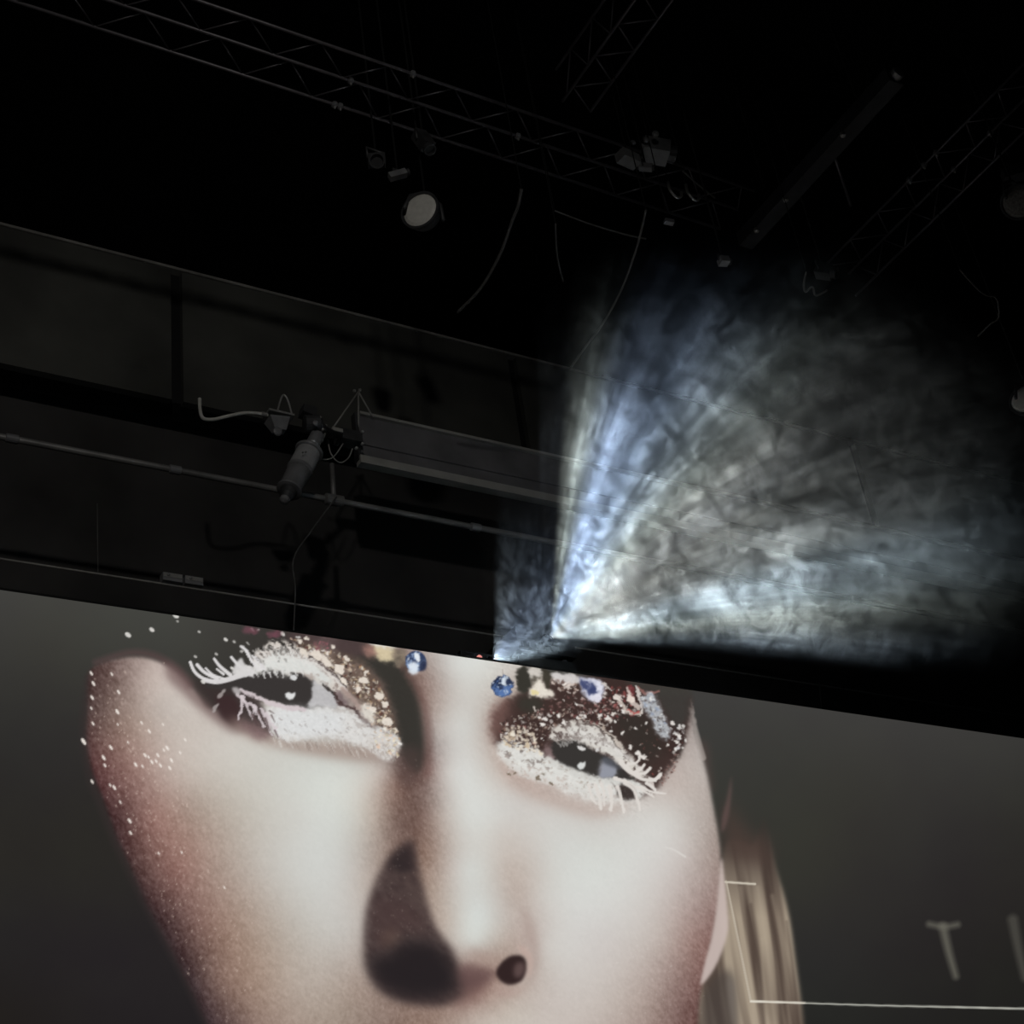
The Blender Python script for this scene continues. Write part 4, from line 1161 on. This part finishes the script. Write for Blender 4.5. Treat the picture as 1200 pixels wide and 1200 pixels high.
# ------------------------------------------------------------------ fixtures on the trusses
def fixture(px, py, z, size, d, mat, label, cat='lamp'):
    p = atZ(px, py, z)
    d = Vector(d).normalized()
    t = thing('stage_lamp', p, label, cat)
    l, w, h = size
    obox('body', p, d, l, w, h, mat, t)
    lathe('snoot', p + d * l * .5, d, [(0, h * .35), (.0, h * .5), (h * .45, h * .52), (h * .45, h * .42), (h * .2, h * .4)], M['darkmetal'], t, 18)
    tube('yoke', [p + Vector((w * .55, 0, 0)), p + Vector((w * .6, 0, h * .9)), p + Vector((-w * .6, 0, h * .9)), p + Vector((-w * .55, 0, 0))], .012, M['darkmetal'], t, 6)
    tube('clamp_stem', [p + Vector((0, 0, h * .9)), Vector((p.x, p.y, ZC))], .008, M['rod'], t, 6)
    return t


fixture(736, 186, 8.35, (.17, .10, .085), (1, .15, .05), M['white'], 'pale boxy stage lamp where the two trusses meet')
fixture(768, 177, 8.45, (.2, .16, .13), (.8, -.3, -.2), M['white'], 'larger pale stage lamp with knobs where the trusses meet')
kn = [t for t in COL.objects if t.name.startswith('stage_lamp') and t.type == 'EMPTY'][-1]
for px, py, r in ((768, 157, .028), (757, 164, .022), (753, 171, .02), (742, 167, .018)):
    lathe('knob', atZ(px, py, 8.45), (0, -.5, -1), [(-.03, r * .6), (0, r), (.02, r * .8), (.026, 0)], M['white'], kn, 12)
fixture(757, 196, 8.2, (.10, .05, .045), (.7, -.6, -.4), M['white'], 'small tilted pale stage lamp below the truss joint')
fixture(441, 188, 8.1, (.14, .12, .11), (-.3, -.6, -.7), M['darkmetal'], 'black stage lamp tilted away below the long truss')
fixture(466, 205, 7.9, (.13, .05, .05), (.75, -.3, .3), M['housing'], 'slim grey stage lamp above the plain round floodlight')
fixture(496, 165, 8.3, (.2, .09, .09), (.15, -.3, -.9), M['darkmetal'], 'black upright stage lamp clamped on the long truss')
fixture(848, 306, 7.2, (.07, .065, .05), (1, -.2, .1), M['white'], 'tiny white box lamp above the bluish haze')
fixture(1190, 203, 8.2, (.2, .1, .1), (.8, -.7, .1), M['darkmetal'], 'black stage lamp above the mottled round floodlight')
fixture(966, 318, 7.4, (.12, .1, .09), (.5, -.6, -.5), M['darkmetal'], 'black stage lamp hanging where haze meets the truss end')

# small clamps and hooks on the chords
for lab, spots in (('small pale clamp bolted on the long truss', ((413, 95), (391, 128), (399, 128), (606, 165), (478, 100))), ('small pale clamp beside the outgoing truss', ((1066, 190), (1086, 177), (1050, 208), (1164, 160), (1155, 215)))):
    for px, py in spots:
        p = atZ(px, py, ZT - .03)
        cs, kx = (c1, 0) if 'long' in lab else (c3, 1)
        best = min((Vector(A) for A, B in cs), key=lambda A: sum((A[i] - p[i]) ** 2 for i in (0, 1, 2) if i != kx))
        p = Vector((p.x, best.y, best.z)) if kx == 0 else Vector((best.x, p.y, best.z))
        t = thing('truss_clamp', p, lab, 'clamp', lab.replace('clamp', 'clamps'))
        lathe('jaw', p, (1, 0, 0), [(-.02, .014), (-.012, .026), (.012, .026), (.02, .014)], M['housing'], t, 10)
        lathe('bolt', p, (0, 0, -1), [(0, .008), (.04, .008), (.045, .003)], M['steel'], t, 8)
for px, py, lab in ((786, 226, 'pale steel hook under the truss joint by the stage lamps'), (807, 229, 'curved steel hook hanging right beside the paler hook')):
    p = atZ(px, py, 8.3)
    hk = tube('rigging_hook', catmull([p + Vector((0, 0, .12)), p + Vector((0, 0, .03)), p + Vector((.05, 0, -.03)), p + Vector((.1, 0, .0)), p + Vector((.11, 0, .05))], 5), .012, M['steel'], None, 6)
    tag(hk, lab, 'hook')
    tube('drop_line', [p + Vector((0, 0, .1)), Vector((p.x, p.y, ZC))], .004, M['rod'], hk, 5)
pp_ = atZ(784, 260, 7.6)
pw = thing('power_box', pp_, 'small grey power box hung near the tan slack cable', 'box')
obox('casing', pp_, (1, -.2, -.1), .07, .04, .03, M['housing'], pw)
tube('drop_line', [pp_, Vector((pp_.x, pp_.y, ZC))], .004, M['rod'], pw, 5)

# loose cables
for pts, z, r, lab in (([(611, 222), (607, 242), (601, 257), (586, 298), (563, 338), (536, 366)], 7.4, .012, 'grey slack cable curving down beside the round floodlight'),
                       ([(757, 246), (752, 268), (745, 294), (728, 340), (706, 380), (688, 404), (668, 432)], 7.2, .009, 'tan slack cable curving down into the bluish haze'),
                       ([(650, 247), (690, 262), (730, 274), (757, 280)], 7.8, .007, 'thin level cable below the truss joint'),
                       ([(651, 262), (653, 300), (660, 330)], 7.6, .007, 'thin faint cable hanging straight below the level cable'),
                       ([(1125, 316), (1145, 338), (1156, 346), (1168, 350), (1170, 372), (1160, 380), (1146, 394)], 6.9, .007, 'tangled thin cable above the brown haze'),
                       ([(945, 318), (942, 332), (944, 342), (952, 336), (956, 346), (970, 340)], 7.2, .008, 'looped cable end at the foot of the outgoing truss'),
                       ([(800, 200), (820, 218), (838, 232)], 8.3, .008, 'short straight cable running off the stage lamps')):
    path = catmull([atZ(x, y, z) for x, y in pts], 6)
    cb = tube('slack_cable', path, r, M['darkcable'], None, 6)
    tag(cb, lab, 'cable')
    tube('drop_line', [path[0], Vector((path[0].x, path[0].y, ZC - .002))], .004, M['rod'], cb, 5)


# ------------------------------------------------------------------ haze drifting through the beam
def haze():
    P = PROJ_WARM
    Q = PROJ_BLUE
    n_ = Vector((0.3918, -0.1045, 0.9141))

    def slab(apex, stops, thick, near):
        v, f = [], []
        for sv, far in stops:
            d = Vector((-.5 + 1.4 * sv, -1, .1 - .6 * sv))
            for t in (near, far):
                for e in (-1, 1):
                    v.append(apex + d * t + n_ * (e * (thick * d.length * t + .035)))
        m_ = len(stops)
        for i in range(m_ - 1):
            a, b = 4 * i, 4 * i + 4
            f += [(a, a + 2, b + 2, b), (a + 1, b + 1, b + 3, a + 3), (a, b, b + 1, a + 1), (a + 2, a + 3, b + 3, b + 2)]
        e = 4 * (m_ - 1)
        f += [(0, 1, 3, 2), (e, e + 2, e + 3, e + 1)]
        ob = mesh_obj('haze', v, f, None)
        bm = bmesh.new()
        bm.from_mesh(ob.data)
        bmesh.ops.recalc_face_normals(bm, faces=bm.faces)
        bm.to_mesh(ob.data)
        bm.free()
        return ob
    o = slab(P, [(-.06, 3.9), (.1, 4.3), (.25, 4.5), (.4, 4.4), (.55, 4.0), (.7, 3.4), (.85, 2.9), (1.0, 2.5)], .09, .05)
    o2 = slab(Q, [(-.06, 1.9), (.15, 1.9), (.35, 1.8), (.5, 1.5), (.62, 1.3)], .06, .05)
    ma = bpy.data.materials.new('drifting smoke')
    ma.use_nodes = True
    nt = ma.node_tree
    nt.nodes.clear()
    out = nd(nt, 'ShaderNodeOutputMaterial')
    vs_ = nd(nt, 'ShaderNodeVolumeScatter')
    vs_.inputs['Color'].default_value = (.95, .95, .95, 1)
    vs_.inputs['Anisotropy'].default_value = 0.0
    tc = nd(nt, 'ShaderNodeTexCoord')
    sub = nd(nt, 'ShaderNodeVectorMath', operation='SUBTRACT')
    nt.links.new(tc.outputs['Object'], sub.inputs[0])
    sub.inputs[1].default_value = P
    ln = nd(nt, 'ShaderNodeVectorMath', operation='LENGTH')
    nt.links.new(sub.outputs[0], ln.inputs[0])
    r = ln.outputs['Value']

    def noise(scale, detail, rough, dist, lo, hi, vec):
        n = nd(nt, 'ShaderNodeTexNoise')
        n.inputs['Scale'].default_value = scale
        n.inputs['Detail'].default_value = detail
        n.inputs['Roughness'].default_value = rough
        n.inputs['Distortion'].default_value = dist
        nt.links.new(vec, n.inputs['Vector'])
        return smooth(nt, n.outputs['Fac'], lo, hi)
    sheet_n = Vector((0.3918, -0.1045, 0.9141))

    def layer(vec, dist, amp):
        dt = nd(nt, 'ShaderNodeVectorMath', operation='DOT_PRODUCT')
        nt.links.new(vec, dt.inputs[0])
        dt.inputs[1].default_value = sheet_n
        n = nd(nt, 'ShaderNodeTexNoise')
        n.inputs['Scale'].default_value = 1.1
        n.inputs['Detail'].default_value = 3
        nt.links.new(vec, n.inputs['Vector'])
        off = mth(nt, 'MULTIPLY', mth(nt, 'MULTIPLY', mth(nt, 'SUBTRACT', n.outputs['Fac'], .5), amp), dist)
        off = mth(nt, 'ADD', dt.outputs['Value'], off)
        k = mth(nt, 'DIVIDE', off, mth(nt, 'ADD', mth(nt, 'MULTIPLY', dist, .026), .014))
        return mth(nt, 'EXPONENT', mth(nt, 'MULTIPLY', mth(nt, 'MULTIPLY', k, k), -1.0))
    sub2 = nd(nt, 'ShaderNodeVectorMath', operation='SUBTRACT')
    nt.links.new(tc.outputs['Object'], sub2.inputs[0])
    sub2.inputs[1].default_value = Q
    ln2 = nd(nt, 'ShaderNodeVectorMath', operation='LENGTH')
    nt.links.new(sub2.outputs[0], ln2.inputs[0])
    r2 = ln2.outputs['Value']
    # flattened distance: the cloud is shorter along the hall's width
    fl = nd(nt, 'ShaderNodeVectorMath', operation='MULTIPLY')
    nt.links.new(sub.outputs[0], fl.inputs[0])
    fl.inputs[1].default_value = (1.75, 1.0, 1.0)
    lf = nd(nt, 'ShaderNodeVectorMath', operation='LENGTH')
    nt.links.new(fl.outputs[0], lf.inputs[0])
    rf = lf.outputs['Value']
    big = noise(1.1, 4, .6, .8, .34, .64, sub.outputs[0])
    wisp = noise(5.0, 8, .70, 1.8, .43, .60, sub.outputs[0])
    dr = nd(nt, 'ShaderNodeVectorMath', operation='NORMALIZE')
    nt.links.new(sub.outputs[0], dr.inputs[0])
    ds = nd(nt, 'ShaderNodeVectorMath', operation='SCALE')
    nt.links.new(dr.outputs[0], ds.inputs[0])
    ds.inputs['Scale'].default_value = 20.0
    cz = nd(nt, 'ShaderNodeCombineXYZ')
    nt.links.new(mth(nt, 'MULTIPLY', r, 1.3), cz.inputs[2])
    av = nd(nt, 'ShaderNodeVectorMath', operation='ADD')
    nt.links.new(ds.outputs[0], av.inputs[0])
    nt.links.new(cz.outputs[0], av.inputs[1])
    fibre = noise(1.6, 6, .65, .7, .36, .66, av.outputs[0])
    tex = mth(nt, 'MULTIPLY', mth(nt, 'ADD', mth(nt, 'MULTIPLY', big, .95), .3), mth(nt, 'ADD', mth(nt, 'MULTIPLY', wisp, 1.25), .28))
    tex = mth(nt, 'MULTIPLY', tex, mth(nt, 'ADD', mth(nt, 'MULTIPLY', fibre, 1.1), .4))
    puff = smooth(nt, r, 3.0, 1.5)
    main = mth(nt, 'MULTIPLY', mth(nt, 'ADD', layer(sub.outputs[0], r, .12), .02), smooth(nt, rf, 4.5, 1.9))
    main = mth(nt, 'MULTIPLY', main, mth(nt, 'MINIMUM', mth(nt, 'POWER', mth(nt, 'MULTIPLY', r, .5), 1.9), 1.0))
    main = mth(nt, 'MULTIPLY', main, mth(nt, 'ADD', mth(nt, 'MULTIPLY', puff, 1.3), 0.9))
    low = mth(nt, 'MULTIPLY', layer(sub2.outputs[0], r2, .1), smooth(nt, r2, 1.9, .3))
    low = mth(nt, 'MULTIPLY', low, mth(nt, 'MINIMUM', r2, 1.0))
    den = mth(nt, 'MULTIPLY', mth(nt, 'ADD', main, low), tex)
    den = mth(nt, 'MULTIPLY', den, .30)
    nt.links.new(den, vs_.inputs['Density'])
    nt.links.new(vs_.outputs[0], out.inputs['Volume'])
    o.data.materials.append(ma)
    o2.data.materials.append(ma)
    tag(o, 'bluish and brown smoke haze fanning out from the raised projector', 'haze', None, 'stuff')
    tag(o2, 'faint blue smoke haze rising from the low projector', 'haze', None, 'stuff')


haze()
